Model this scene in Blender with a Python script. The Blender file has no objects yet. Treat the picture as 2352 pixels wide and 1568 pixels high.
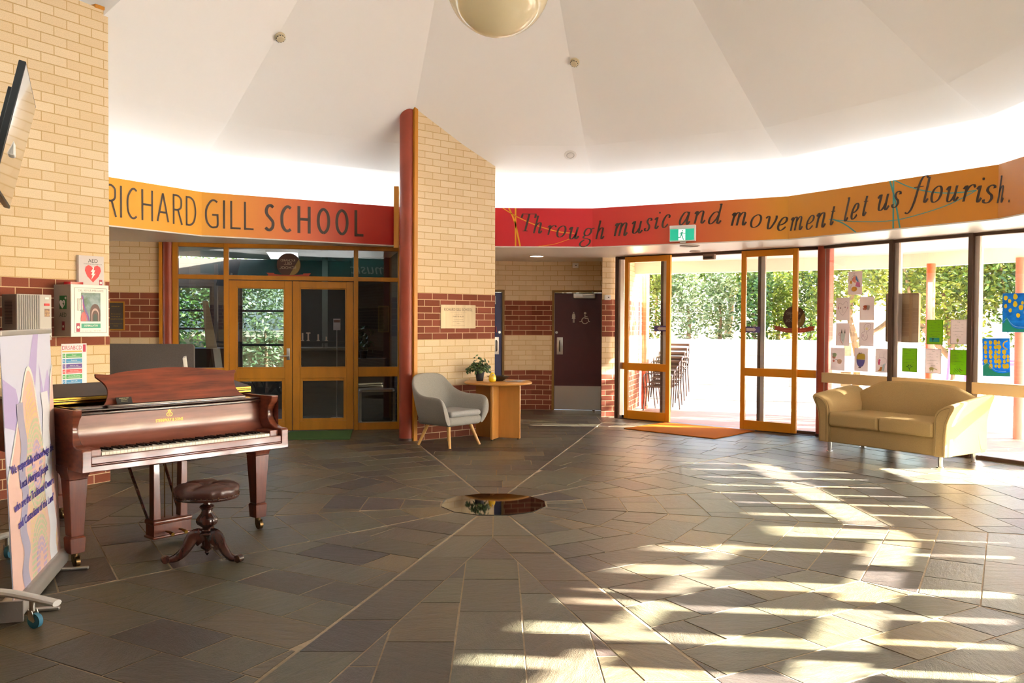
import bpy, bmesh, math, random
from math import sin, cos, pi, radians, atan2, hypot, sqrt, tan
from mathutils import Vector, Matrix
random.seed(11)
sc = bpy.context.scene
COL = sc.collection

# ---------------------------------------------------------------- camera
F_PX, PITCH, ROLL, YAW = 2040.09, 0.0232132, 0.0050558, 0.0145123
CAM = Vector((0.03985, -7.53528, 1.56))
cam_d = bpy.data.cameras.new('camera'); cam_d.sensor_width = 36.0; cam_d.lens = F_PX / 2352 * 36.0
cam_d.clip_start = 0.05; cam_d.clip_end = 400
cam = bpy.data.objects.new('camera', cam_d); COL.objects.link(cam); sc.camera = cam
_R = Vector((cos(YAW), -sin(YAW), 0)); _H = Vector((sin(YAW), cos(YAW), 0)); _Z = Vector((0, 0, 1))
_F = _H * cos(PITCH) - _Z * sin(PITCH); _U = _H * sin(PITCH) + _Z * cos(PITCH)
_R2 = _R * cos(ROLL) + _U * sin(ROLL); _U2 = -_R * sin(ROLL) + _U * cos(ROLL)
mw = Matrix((_R2, _U2, -_F)).transposed().to_4x4(); mw.translation = CAM
cam.matrix_world = mw

# ---------------------------------------------------------------- sky, sun, exposure
SUN_AZ, SUN_EL = radians(-7.5), radians(20.4)
w = bpy.data.worlds.new('sky'); sc.world = w; w.use_nodes = True
nt = w.node_tree; nt.nodes.clear()
o_ = nt.nodes.new('ShaderNodeOutputWorld'); b_ = nt.nodes.new('ShaderNodeBackground'); s_ = nt.nodes.new('ShaderNodeTexSky')
s_.sky_type = 'NISHITA'; s_.sun_disc = False; s_.sun_elevation = radians(32); s_.sun_rotation = radians(97.5)
s_.air_density = 1.0; s_.dust_density = 2.0; s_.ozone_density = 1.0
b_.inputs['Strength'].default_value = 0.75
nt.links.new(s_.outputs['Color'], b_.inputs['Color']); nt.links.new(b_.outputs['Background'], o_.inputs['Surface'])
sun_d = bpy.data.lights.new('sun', 'SUN'); sun_d.energy = 44.0; sun_d.color = (1.0, 0.955, 0.88); sun_d.angle = radians(0.7)
sun = bpy.data.objects.new('sun', sun_d); COL.objects.link(sun)
sdir = Vector((cos(SUN_AZ) * cos(SUN_EL), sin(SUN_AZ) * cos(SUN_EL), sin(SUN_EL)))
sun.rotation_euler = sdir.to_track_quat('Z', 'Y').to_euler(); sun.location = sdir * 30
vs = sc.view_settings; sc.display_settings.display_device = 'sRGB'
vs.view_transform = 'Standard'; vs.look = 'None'; vs.exposure = 2.1; vs.gamma = 1.0; vs.use_curve_mapping = False

# room skeleton: a twelve-sided hall, centre at the floor disc
RB = 5.23                                    # corner radius of the lettered bulkhead
RP = 6.25                                    # corner radius of the glazed perimeter
Z_SOF, Z_BT, Z_BB = 2.60, 3.155, 2.615       # soffit, band top, band bottom
def ring_pt(r, deg): a = radians(deg); return (r * sin(a), -r * cos(a))

def area_light(name, loc, target, sx, sy, power, color):
    d = bpy.data.lights.new(name, 'AREA'); d.shape = 'RECTANGLE'; d.size = sx; d.size_y = sy; d.energy = power; d.color = color
    o = bpy.data.objects.new(name, d); COL.objects.link(o); o.location = loc
    o.rotation_euler = (Vector(target) - Vector(loc)).to_track_quat('-Z', 'Y').to_euler(); return o
# uplights standing in the cove behind the bulkhead, one to each facet
COVE_W = 3.2
for k in range(12):
    m = ring_pt(5.215, 30 * k)
    out = ring_pt(1.0, 30 * k)
    L = area_light('cove_light', (m[0], m[1], 3.135), (m[0] + out[0] * 0.16, m[1] + out[1] * 0.16, 3.9), 2.4, 0.07, COVE_W, (0.86, 0.94, 1.0))
    L.rotation_euler = (Matrix.Rotation(radians(30 * k), 3, 'Z') @ Matrix.Rotation(radians(180), 3, 'Y')).to_euler()

# ---------------------------------------------------------------- materials
def S(c):
    if isinstance(c, str):
        c = c.lstrip('#'); c = [int(c[i:i + 2], 16) / 255 for i in (0, 2, 4)]
    return tuple((x / 12.92 if x <= 0.04045 else ((x + 0.055) / 1.055) ** 2.4) for x in c)
MATS = {}
def mat(name, c='#808080', rough=0.5, metal=0.0, spec=0.5, noise=0.0, nscale=8.0, bump=0.0, bscale=60.0, emit=0.0, coat=0.0, sss=0.0, stretch=None, c2=None):
    if name in MATS: return MATS[name]
    m = bpy.data.materials.new(name); m.use_nodes = True; N = m.node_tree.nodes; Lk = m.node_tree.links
    p = N['Principled BSDF']; col = S(c)
    p.inputs['Base Color'].default_value = (*col, 1); p.inputs['Roughness'].default_value = rough
    p.inputs['Metallic'].default_value = metal; p.inputs['Specular IOR Level'].default_value = spec
    if coat: p.inputs['Coat Weight'].default_value = coat; p.inputs['Coat Roughness'].default_value = 0.08
    if emit: p.inputs['Emission Color'].default_value = (*col, 1); p.inputs['Emission Strength'].default_value = emit
    if noise or c2 or bump:
        tc = N.new('ShaderNodeTexCoord'); mp = N.new('ShaderNodeMapping'); Lk.new(tc.outputs['Object'], mp.inputs['Vector'])
        if stretch: mp.inputs['Scale'].default_value = stretch
    if noise or c2:
        t = N.new('ShaderNodeTexNoise'); t.inputs['Scale'].default_value = nscale; t.inputs['Detail'].default_value = 5; t.inputs['Roughness'].default_value = 0.6
        Lk.new(mp.outputs['Vector'], t.inputs['Vector'])
        r = N.new('ShaderNodeValToRGB'); r.color_ramp.elements[0].position = 0.32; r.color_ramp.elements[1].position = 0.68
        d = S(c2) if c2 else tuple(x * (1 - noise) for x in col)
        r.color_ramp.elements[0].color = (*d, 1); r.color_ramp.elements[1].color = (*(col if c2 else tuple(min(1, x * (1 + noise * .5)) for x in col)), 1)
        Lk.new(t.outputs['Fac'], r.inputs['Fac']); Lk.new(r.outputs['Color'], p.inputs['Base Color'])
    if bump:
        t2 = N.new('ShaderNodeTexNoise'); t2.inputs['Scale'].default_value = bscale; t2.inputs['Detail'].default_value = 3
        Lk.new(mp.outputs['Vector'], t2.inputs['Vector'])
        bp = N.new('ShaderNodeBump'); bp.inputs['Strength'].default_value = bump; bp.inputs['Distance'].default_value = 0.01
        Lk.new(t2.outputs['Fac'], bp.inputs['Height']); Lk.new(bp.outputs['Normal'], p.inputs['Normal'])
    MATS[name] = m; return m
def glass_mat(name, tint=(1, 1, 1), refl=1.0, ior=1.5):
    """architectural pane: clear transmission plus a fresnel mirror reflection"""
    if name in MATS: return MATS[name]
    m = bpy.data.materials.new(name); m.use_nodes = True; N = m.node_tree.nodes; Lk = m.node_tree.links; N.clear()
    o = N.new('ShaderNodeOutputMaterial'); mix = N.new('ShaderNodeMixShader'); tr = N.new('ShaderNodeBsdfTransparent'); gl = N.new('ShaderNodeBsdfGlossy')
    fr = N.new('ShaderNodeFresnel'); fr.inputs['IOR'].default_value = ior
    ml = N.new('ShaderNodeMath'); ml.operation = 'MULTIPLY'; ml.inputs[1].default_value = refl; ml.use_clamp = True
    tr.inputs['Color'].default_value = (*tint, 1); gl.inputs['Roughness'].default_value = 0.0
    Lk.new(fr.outputs[0], ml.inputs[0]); Lk.new(ml.outputs[0], mix.inputs[0]); Lk.new(tr.outputs[0], mix.inputs[1]); Lk.new(gl.outputs[0], mix.inputs[2])
    Lk.new(mix.outputs[0], o.inputs['Surface']); MATS[name] = m; return m
def paper_mat(name, c, transl=0.5, c2=None, nscale=9, stretch=None):
    m = mat(name, c, .7, c2=c2, nscale=nscale, stretch=stretch)
    N = m.node_tree.nodes; Lk = m.node_tree.links; p = N['Principled BSDF']; o = N['Material Output']; t = N.new('ShaderNodeBsdfTranslucent'); mx = N.new('ShaderNodeMixShader'); mx.inputs[0].default_value = transl
    if p.inputs['Base Color'].links: Lk.new(p.inputs['Base Color'].links[0].from_socket, t.inputs['Color'])
    else: t.inputs['Color'].default_value = p.inputs['Base Color'].default_value
    Lk.new(p.outputs[0], mx.inputs[1]); Lk.new(t.outputs[0], mx.inputs[2]); Lk.new(mx.outputs[0], o.inputs['Surface']); return m
def attr_mat(name, attr, stops, rough=0.5, spec=0.5, bump=0.0, bscale=40, transl=0.0):
    """colour from a per-face 'tone' value through a ramp"""
    m = bpy.data.materials.new(name); m.use_nodes = True; N = m.node_tree.nodes; Lk = m.node_tree.links; p = N['Principled BSDF']
    a = N.new('ShaderNodeAttribute'); a.attribute_name = attr; r = N.new('ShaderNodeValToRGB'); e = r.color_ramp.elements
    while len(e) < len(stops): e.new(0.5)
    for i, (pos, c) in enumerate(stops): e[i].position = pos; e[i].color = (*S(c), 1)
    Lk.new(a.outputs['Fac'], r.inputs['Fac']); Lk.new(r.outputs['Color'], p.inputs['Base Color'])
    p.inputs['Roughness'].default_value = rough; p.inputs['Specular IOR Level'].default_value = spec
    if transl:
        o = N['Material Output']; t = N.new('ShaderNodeBsdfTranslucent'); mx = N.new('ShaderNodeMixShader'); mx.inputs[0].default_value = transl
        Lk.new(r.outputs['Color'], t.inputs['Color']); Lk.new(p.outputs[0], mx.inputs[1]); Lk.new(t.outputs[0], mx.inputs[2]); Lk.new(mx.outputs[0], o.inputs['Surface'])
    MATS[name] = m; return m

COURSE = 0.0872
def brick_mat():
    m = bpy.data.materials.new('brickwork'); m.use_nodes = True; N = m.node_tree.nodes; Lk = m.node_tree.links; p = N['Principled BSDF']
    uv = N.new('ShaderNodeUVMap'); uv.uv_map = 'UVMap'
    b = N.new('ShaderNodeTexBrick'); b.offset = 0.5; b.squash = 1.0
    for k, v in (('Scale', 1.0), ('Mortar Size', 0.0048), ('Mortar Smooth', 0.15), ('Bias', 0.0), ('Brick Width', 0.25), ('Row Height', COURSE)): b.inputs[k].default_value = v
    b.inputs['Color1'].default_value = (0, 0, 0, 1); b.inputs['Color2'].default_value = (1, 1, 1, 1); b.inputs['Mortar'].default_value = (.5, .5, .5, 1)
    Lk.new(uv.outputs[0], b.inputs['Vector'])
    sp = N.new('ShaderNodeSeparateXYZ'); Lk.new(uv.outputs[0], sp.inputs[0])
    def math_(op, a, bb):
        n = N.new('ShaderNodeMath'); n.operation = op
        for i, x in enumerate((a, bb)):
            if isinstance(x, (int, float)): n.inputs[i].default_value = x
            else: Lk.new(x, n.inputs[i])
        return n.outputs[0]
    v = sp.outputs['Y']
    band = math_('MAXIMUM', math_('LESS_THAN', v, 8 * COURSE), math_('MULTIPLY', math_('GREATER_THAN', v, 15 * COURSE), math_('LESS_THAN', v, 22 * COURSE)))
    def mix(f, a, bb):
        n = N.new('ShaderNodeMix'); n.data_type = 'RGBA'
        if isinstance(f, float): n.inputs['Factor'].default_value = f
        else: Lk.new(f, n.inputs['Factor'])
        for nm, x in (('A', a), ('B', bb)):
            s = [i for i in n.inputs if i.name == nm and i.type == 'RGBA'][0]
            if isinstance(x, str): s.default_value = (*S(x), 1)
            else: Lk.new(x, s)
        return [o for o in n.outputs if o.type == 'RGBA'][0]
    rnd = N.new('ShaderNodeRGBToBW'); Lk.new(b.outputs['Color'], rnd.inputs[0])
    cream = mix(rnd.outputs[0], '#e0c59c', '#e8d1ac'); red = mix(rnd.outputs[0], '#7e432f', '#945240')
    ns = N.new('ShaderNodeTexNoise'); ns.inputs['Scale'].default_value = 140; ns.inputs['Detail'].default_value = 3; Lk.new(uv.outputs[0], ns.inputs['Vector'])
    br = mix(band, cream, red); mo = mix(band, '#cba772', '#dcbd96')
    cl = mix(b.outputs['Fac'], br, mo)
    hs = N.new('ShaderNodeHueSaturation'); Lk.new(cl, hs.inputs['Color'])
    vv = N.new('ShaderNodeMapRange'); vv.inputs['From Min'].default_value = .25; vv.inputs['From Max'].default_value = .75; vv.inputs['To Min'].default_value = .86; vv.inputs['To Max'].default_value = 1.1
    Lk.new(ns.outputs['Fac'], vv.inputs['Value']); Lk.new(vv.outputs[0], hs.inputs['Value'])
    Lk.new(hs.outputs[0], p.inputs['Base Color']); p.inputs['Roughness'].default_value = 0.85; p.inputs['Specular IOR Level'].default_value = 0.25
    hgt = math_('SUBTRACT', math_('MULTIPLY', ns.outputs['Fac'], 0.12), b.outputs['Fac'])
    bp = N.new('ShaderNodeBump'); bp.inputs['Strength'].default_value = 0.7; bp.inputs['Distance'].default_value = 0.004
    Lk.new(hgt, bp.inputs['Height']); Lk.new(bp.outputs[0], p.inputs['Normal'])
    MATS['brickwork'] = m; return m
BRICK = brick_mat()

# ---------------------------------------------------------------- mesh builder
class MB:
    def __init__(s): s.v = []; s.f = []; s.m = []; s.uv = []; s.t = []; s.mi = 0; s.M = Matrix(); s.tone = 0.5
    def add(s, V, Fc, uvs=None):
        b = len(s.v); M = s.M
        s.v += [tuple(M @ Vector(p)) for p in V]
        for i, f in enumerate(Fc):
            s.f.append([b + k for k in f]); s.m.append(s.mi); s.t.append(s.tone); s.uv.append(uvs[i] if uvs else None)
        return s
    def box(s, x0, x1, y0, y1, z0, z1):
        V = [(x0, y0, z0), (x1, y0, z0), (x1, y1, z0), (x0, y1, z0), (x0, y0, z1), (x1, y0, z1), (x1, y1, z1), (x0, y1, z1)]
        return s.add(V, [(3, 2, 1, 0), (4, 5, 6, 7), (0, 1, 5, 4), (1, 2, 6, 5), (2, 3, 7, 6), (3, 0, 4, 7)])
    def cbox(s, c, d): return s.box(c[0] - d[0] / 2, c[0] + d[0] / 2, c[1] - d[1] / 2, c[1] + d[1] / 2, c[2] - d[2] / 2, c[2] + d[2] / 2)
    def loft(s, rings, closed=True, cap=True, ringclosed=False):
        n = len(rings[0]); V = [p for r in rings for p in r]; Fc = []; R = len(rings)
        for i in range(R if ringclosed else R - 1):
            j = (i + 1) % R
            for k in range(n if closed else n - 1):
                Fc.append((i * n + k, i * n + (k + 1) % n, j * n + (k + 1) % n, j * n + k))
        if cap and closed and not ringclosed: Fc.append(tuple(range(n - 1, -1, -1))); Fc.append(tuple((R - 1) * n + k for k in range(n)))
        return s.add(V, Fc)
    def cyl(s, p0, p1, r0, r1=None, n=20, cap=True):
        r1 = r0 if r1 is None else r1; p0 = Vector(p0); p1 = Vector(p1); d = (p1 - p0).normalized()
        a = d.orthogonal().normalized(); b = d.cross(a)
        R = [[p + (a * cos(2 * pi * k / n) + b * sin(2 * pi * k / n)) * r for k in range(n)] for p, r in ((p0, r0), (p1, r1))]
        return s.loft(R, cap=cap)
    def tube(s, pts, r, n=10, cap=True, closed=False):
        pts = [Vector(p) for p in pts]; N = len(pts); rs = r if isinstance(r, (list, tuple)) else [r] * N; R = []; a = None
        for i, p in enumerate(pts):
            if closed: d = (pts[(i + 1) % N] - pts[i - 1]).normalized()
            else: d = (pts[min(i + 1, N - 1)] - pts[max(i - 1, 0)]).normalized()
            a = d.orthogonal().normalized() if a is None else (a - d * a.dot(d)).normalized()
            b = d.cross(a); R.append([p + (a * cos(2 * pi * k / n) + b * sin(2 * pi * k / n)) * rs[i] for k in range(n)])
        return s.loft(R, cap=cap, ringclosed=closed)
    def lathe(s, prof, c=(0, 0, 0), n=32):
        R = [[(c[0] + r * cos(2 * pi * k / n), c[1] + r * sin(2 * pi * k / n), c[2] + z) for k in range(n)] for r, z in prof]
        return s.loft(R, cap=True)
    def extr(s, poly, o, u, v, w):
        """polygon in plane o + a*u + b*v, swept by w"""
        o, u, v, w = map(Vector, (o, u, v, w)); A = [o + u * a + v * b for a, b in poly]
        if u.cross(v).dot(w) < 0: A.reverse()
        return s.loft([A, [p + w for p in A]])
    def prism(s, poly, z0, z1): return s.extr(poly, (0, 0, z0), (1, 0, 0), (0, 1, 0), (0, 0, z1 - z0))
    def flat(s, poly, o, u, v):
        o, u, v = map(Vector, (o, u, v)); return s.add([o + u * a + v * b for a, b in poly], [tuple(range(len(poly)))])
    def ell(s, c, r, nu=24, nv=14):
        R = [[(c[0] + r[0] * sin(pi * j / nv) * cos(2 * pi * i / nu), c[1] + r[1] * sin(pi * j / nv) * sin(2 * pi * i / nu), c[2] - r[2] * cos(pi * j / nv)) for i in range(nu)] for j in range(nv + 1)]
        return s.loft(R, cap=False)
    def rbox(s, c, d, r=0.02, n=4):
        """box with rounded vertical outline and softened top and bottom"""
        pts = []
        for sx, sy, a0 in ((1, 1, 0), (-1, 1, 90), (-1, -1, 180), (1, -1, 270)):
            for k in range(n + 1):
                a = radians(a0 + 90 * k / n); pts.append((sx, sy, cos(a), sin(a)))
        def outline(ins, z): return [(c[0] + sx * (d[0] / 2 - r) + ca * (r - ins), c[1] + sy * (d[1] / 2 - r) + sa * (r - ins), z) for sx, sy, ca, sa in pts]
        R = []
        for k in range(n + 1): a = pi / 2 * k / n; R.append(outline(r * (1 - sin(a)), c[2] - d[2] / 2 + r * (1 - cos(a))))
        for k in range(n, -1, -1): a = pi / 2 * k / n; R.append(outline(r * (1 - sin(a)), c[2] + d[2] / 2 - r * (1 - cos(a))))
        return s.loft(R)
    def build(s, name, mats, parent=None, bevel=0.0, seg=2, angle=35, subsurf=0, kind=None, flip=False):
        me = bpy.data.meshes.new(name); me.from_pydata(s.v, [], s.f)
        if not isinstance(mats, (list, tuple)): mats = [mats]
        for m in mats: me.materials.append(m)
        me.polygons.foreach_set('material_index', s.m)
        if any(u is not None for u in s.uv):
            L = me.uv_layers.new(name='UVMap')
            for p, u in zip(me.polygons, s.uv):
                if u:
                    for li, q in zip(p.loop_indices, u): L.data[li].uv = q
        if len(set(s.t)) > 1:
            at = me.attributes.new('tone', 'FLOAT', 'FACE'); at.data.foreach_set('value', s.t)
        me.validate(); me.update()
        if angle: me.polygons.foreach_set('use_smooth', [True] * len(me.polygons)); me.set_sharp_from_angle(angle=radians(angle))
        o = bpy.data.objects.new(name, me); COL.objects.link(o)
        if parent: o.parent = parent
        if bevel:
            b = o.modifiers.new('bevel', 'BEVEL'); b.width = bevel; b.segments = seg; b.limit_method = 'ANGLE'; b.angle_limit = radians(40); b.harden_normals = False
        if subsurf:
            q = o.modifiers.new('sub', 'SUBSURF'); q.levels = subsurf; q.render_levels = subsurf
        if kind: o['kind'] = kind
        return o

def tag(o, label, cat, group=None):
    o['label'] = label; o['category'] = cat
    if group: o['group'] = group
    return o
def thing(name, label, cat, loc=(0, 0, 0), rotz=0.0, group=None):
    o = bpy.data.objects.new(name, None); COL.objects.link(o); o.empty_display_size = 0.1
    o.location = loc; o.rotation_euler = (0, 0, rotz); return tag(o, label, cat, group)
def structure(name, mb, mats, parent=None, **kw):
    o = mb.build(name, mats, parent, **kw)
    if not parent: o['kind'] = 'structure'
    return o
def sroot(name, loc=(0, 0, 0), rotz=0.0):
    o = bpy.data.objects.new(name, None); COL.objects.link(o); o.location = loc; o.rotation_euler = (0, 0, rotz); o['kind'] = 'structure'; return o
def dup(root, loc, rotz, label, group=None):
    r = root.copy(); COL.objects.link(r); r.location = loc; r.rotation_euler = (0, 0, rotz); r['label'] = label
    if group: r['group'] = group
    for ch in list(root.children):
        c = ch.copy(); COL.objects.link(c); c.parent = r
        for g in list(ch.children): d = g.copy(); COL.objects.link(d); d.parent = c
    return r
def frame_at(p, ang): return Matrix.Translation(Vector((p[0], p[1], p[2] if len(p) > 2 else 0))) @ Matrix.Rotation(radians(ang), 4, 'Z')

# text: built-in typeface turned into plain mesh
_tc = {}
def text_geo(txt):
    if txt in _tc: return _tc[txt]
    cu = bpy.data.curves.new('t', 'FONT'); cu.body = txt; cu.size = 1.0; cu.resolution_u = 2
    ob = bpy.data.objects.new('t', cu); COL.objects.link(ob)
    dg = bpy.context.evaluated_depsgraph_get(); ev = ob.evaluated_get(dg); me = ev.to_mesh()
    V = [tuple(v.co) for v in me.vertices]; Fc = [tuple(p.vertices) for p in me.polygons]
    ev.to_mesh_clear(); bpy.data.objects.remove(ob); bpy.data.curves.remove(cu)
    x0 = min((v[0] for v in V), default=0); x1 = max((v[0] for v in V), default=1)
    _tc[txt] = (V, Fc, x0, x1); return _tc[txt]
def put_text(mb, txt, o, u, v, h, width=None, align='c', mirror=False, thin=1.0):
    """letters of cap height h with baseline origin o, reading along u, up along v"""
    V, Fc, x0, x1 = text_geo(txt); sy = h / 0.69; sx = sy * thin
    if width: sx = width / max(1e-6, x1 - x0)
    off = {'c': -(x0 + x1) / 2, 'l': -x0, 'r': -x1}[align]
    o, u, v = map(Vector, (o, u, v)); u = u.normalized(); v = v.normalized()
    if mirror: u = -u
    mb.add([o + u * ((p[0] + off) * sx) + v * (p[1] * sy) for p in V], Fc)

# stroke lettering: centre lines swept with a broad-nib or even pen
def smooth_pts(P, n=7):
    if len(P) < 3: return [Vector(p) for p in P]
    Q = [Vector(p) for p in P]; out = []
    cl = (Q[0] - Q[-1]).length < 1e-6
    for i in range(len(Q) - 1):
        p0 = Q[i - 1] if i > 0 else (Q[-2] if cl else Q[0]); p1 = Q[i]; p2 = Q[i + 1]; p3 = Q[i + 2] if i + 2 < len(Q) else (Q[1] if cl else Q[-1])
        for k in range(n):
            t = k / n; out.append(0.5 * ((2 * p1) + (p2 - p0) * t + (2 * p0 - 5 * p1 + 4 * p2 - p3) * t * t + (3 * p1 - p0 - 3 * p2 + p3) * t ** 3))
    out.append(Q[-1]); return out
def stroke(mb, pts, mapf, wv, wh, curve=True, lift=0.0):
    P = smooth_pts(pts) if curve else []
    if not curve:
        Q = [Vector(p) for p in pts]
        for i in range(len(Q) - 1):
            for k in range(4): P.append(Q[i].lerp(Q[i + 1], k / 4))
        P.append(Q[-1])
    n = len(P); L = []; Rr = []
    for i in range(n):
        d = P[min(i + 1, n - 1)] - P[max(i - 1, 0)]
        if d.length < 1e-9: d = Vector((0, 1))
        d.normalize(); nn = Vector((-d.y, d.x)); hw = 0.5 * (wh + (wv - wh) * abs(d.y) ** 1.5)
        L.append(mapf(P[i] + nn * hw, lift)); Rr.append(mapf(P[i] - nn * hw, lift))
    mb.add(L + Rr, [(n + i, n + i + 1, i + 1, i) for i in range(n - 1)])
# ================================================================= SETTING
def clip(poly, n, d):
    out = []
    for i in range(len(poly)):
        a, b = poly[i], poly[(i + 1) % len(poly)]
        da = n[0] * a[0] + n[1] * a[1] - d; db = n[0] * b[0] + n[1] * b[1] - d
        if da <= 0: out.append(a)
        if da * db < 0: t = da / (da - db); out.append((a[0] + (b[0] - a[0]) * t, a[1] + (b[1] - a[1]) * t))
    return out
def area(p): return 0.5 * sum(p[i][0] * p[(i + 1) % len(p)][1] - p[(i + 1) % len(p)][0] * p[i][1] for i in range(len(p)))
def inset(p, g):
    if len(p) < 3: return []
    if area(p) < 0: p = p[::-1]
    q = p[:]
    for i in range(len(p)):
        a, b = p[i], p[(i + 1) % len(p)]; l = hypot(b[0] - a[0], b[1] - a[1])
        if l < 1e-6: continue
        n = ((b[1] - a[1]) / l, -(b[0] - a[0]) / l); q = clip(q, n, n[0] * a[0] + n[1] * a[1] - g)
        if len(q) < 3: return []
    return q

# ---- slate floor: courses ringing the central disc, radial joints every thirty degrees
def slate_mat():
    m = bpy.data.materials.new('slate'); m.use_nodes = True; N = m.node_tree.nodes; Lk = m.node_tree.links; p = N['Principled BSDF']
    a = N.new('ShaderNodeAttribute'); a.attribute_name = 'tone'
    r = N.new('ShaderNodeValToRGB'); e = r.color_ramp.elements
    for _ in range(5): e.new(0.5)
    for i, (ps, c) in enumerate([(0, '#3c3532'), (.2, '#4e473a'), (.4, '#57523f'), (.58, '#5b5846'), (.74, '#534b3f'), (.9, '#6b5c40'), (1, '#463b39')]): e[i].position = ps; e[i].color = (*S(c), 1)
    Lk.new(a.outputs['Fac'], r.inputs['Fac'])
    tc = N.new('ShaderNodeTexCoord'); mp = N.new('ShaderNodeMapping'); Lk.new(tc.outputs['Object'], mp.inputs[0])
    cmb = N.new('ShaderNodeCombineXYZ'); ml = N.new('ShaderNodeMath'); ml.operation = 'MULTIPLY'; ml.inputs[1].default_value = 37.0
    Lk.new(a.outputs['Fac'], ml.inputs[0]); Lk.new(ml.outputs[0], cmb.inputs[2]); Lk.new(cmb.outputs[0], mp.inputs['Location'])
    rc = N.new('ShaderNodeCombineXYZ'); m2 = N.new('ShaderNodeMath'); m2.operation = 'MULTIPLY'; m2.inputs[1].default_value = 23.0; Lk.new(a.outputs['Fac'], m2.inputs[0]); Lk.new(m2.outputs[0], rc.inputs[2]); Lk.new(rc.outputs[0], mp.inputs['Rotation'])
    n1 = N.new('ShaderNodeTexNoise'); n1.inputs['Scale'].default_value = 6; n1.inputs['Detail'].default_value = 10; n1.inputs['Roughness'].default_value = .68; n1.inputs['Distortion'].default_value = .3
    n2 = N.new('ShaderNodeTexNoise'); n2.inputs['Scale'].default_value = 60; n2.inputs['Detail'].default_value = 4
    mp2 = N.new('ShaderNodeMapping'); mp2.inputs['Scale'].default_value = (1, 3.2, 1); Lk.new(mp.outputs[0], mp2.inputs[0])
    Lk.new(mp2.outputs[0], n1.inputs['Vector']); Lk.new(mp2.outputs[0], n2.inputs['Vector'])
    hs = N.new('ShaderNodeHueSaturation'); mr = N.new('ShaderNodeMapRange'); mr.inputs['From Min'].default_value = .3; mr.inputs['From Max'].default_value = .7; mr.inputs['To Min'].default_value = .66; mr.inputs['To Max'].default_value = 1.3
    Lk.new(n1.outputs['Fac'], mr.inputs['Value']); Lk.new(mr.outputs[0], hs.inputs['Value']); Lk.new(r.outputs[0], hs.inputs['Color']); Lk.new(hs.outputs[0], p.inputs['Base Color'])
    rr = N.new('ShaderNodeMapRange'); rr.inputs['From Min'].default_value = .3; rr.inputs['From Max'].default_value = .7; rr.inputs['To Min'].default_value = .28; rr.inputs['To Max'].default_value = .36
    Lk.new(n1.outputs['Fac'], rr.inputs['Value']); Lk.new(rr.outputs[0], p.inputs['Roughness']); p.inputs['Specular IOR Level'].default_value = .55
    ad = N.new('ShaderNodeMath'); ad.operation = 'MULTIPLY_ADD'; ad.inputs[1].default_value = .3; Lk.new(n2.outputs['Fac'], ad.inputs[0]); Lk.new(n1.outputs['Fac'], ad.inputs[2])
    bp = N.new('ShaderNodeBump'); bp.inputs['Strength'].default_value = .7; bp.inputs['Distance'].default_value = .009; Lk.new(ad.outputs[0], bp.inputs['Height']); Lk.new(bp.outputs[0], p.inputs['Normal'])
    return m
SLATE = slate_mat(); GROUT = mat('grout', '#a8967c', .85, noise=.2, nscale=20)
def wallp(name, mb): return structure(name, mb, BRICK, angle=0)
R0, STEP = 0.4653 * cos(radians(15)), 0.336 * cos(radians(15))
fl = MB(); t15 = tan(radians(15)); s15, c15 = sin(radians(15)), cos(radians(15))
W_N = (cos(radians(30)), sin(radians(30))); W_D = W_N[0] * 4.437 + W_N[1] * 4.484 + .02
S_N = (cos(radians(48)), sin(radians(48))); S_D = S_N[0] * 3.125 + S_N[1] * 5.6885 + .04
def tile(poly, k):
    ph = radians(30 * k); e = (sin(ph), -cos(ph)); t = (cos(ph), sin(ph))
    P = [(e[0] * a + t[0] * b, e[1] * a + t[1] * b) for a, b in poly]
    if k in (3, 4): P = clip(P, W_N, W_D)
    if k == 5: P = clip(P, S_N, S_D)
    if k in (2, 3): P = clip(P, (1, 0), 6.10)
    if len(P) < 3 or abs(area(P)) < .004: return
    P = inset(P, random.uniform(.0035, .0065))
    if len(P) < 3 or abs(area(P)) < .003: return
    z = random.uniform(-.0012, .0012); n = len(P); fl.tone = random.random(); tx, ty = random.uniform(-.003, .003), random.uniform(-.003, .003)
    cx = sum(p[0] for p in P) / n; cy = sum(p[1] for p in P) / n
    top = [(x, y, z + tx * (x - cx) + ty * (y - cy)) for x, y in P]; bot = [(x, y, -.02) for x, y in P]
    fl.mi = 0; fl.add(top + bot, [tuple(range(n))] + [(i, i + n, (i + 1) % n + n, (i + 1) % n) for i in range(n)])
for k in range(12):
    amax = 8.6 if k == 6 else (7.6 if k in (7, 8) else (7.0 if k in (0, 1, 11) else 6.3))
    if k in (0,):
        for sgn in (-1, 1):                      # one course laid along each radial joint
            a = R0
            while a < 10:
                b = a + random.uniform(.42, .72) if a > .9 else 1.12
                q = [(a, -5), (b, -5), (b, 5), (a, 5)]; q = clip(q, (-t15, sgn), -.006); q = clip(q, (0, -sgn), 0)
                q = clip(q, (s15, -sgn * c15), .306); tile(q, k); a = b
        for i in range(-7, 8):
            a = .9 + random.uniform(0, .3)
            while a < 10:
                b = a + random.uniform(.45, .72); lo, hi = i * .335 - .1675, i * .335 + .1675
                q = [(a, lo), (b, lo), (b, hi), (a, hi)]
                for sgn in (-1, 1): q = clip(q, (-s15, sgn * c15), -.306)
                tile(q, k); a = b
        continue
    a = R0
    while a < amax:
        half = (a + STEP) * t15 + .02; b = -half - random.uniform(0, .3)
        while b < half:
            b2 = b + random.uniform(.36, .74); q = [(a, b), (a + STEP, b), (a + STEP, b2), (a, b2)]
            for sgn in (-1, 1): q = clip(q, (-t15, sgn), -.006)
            tile(q, k); b = b2
        a += STEP
fl.mi = 1; fl.tone = .5
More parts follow.
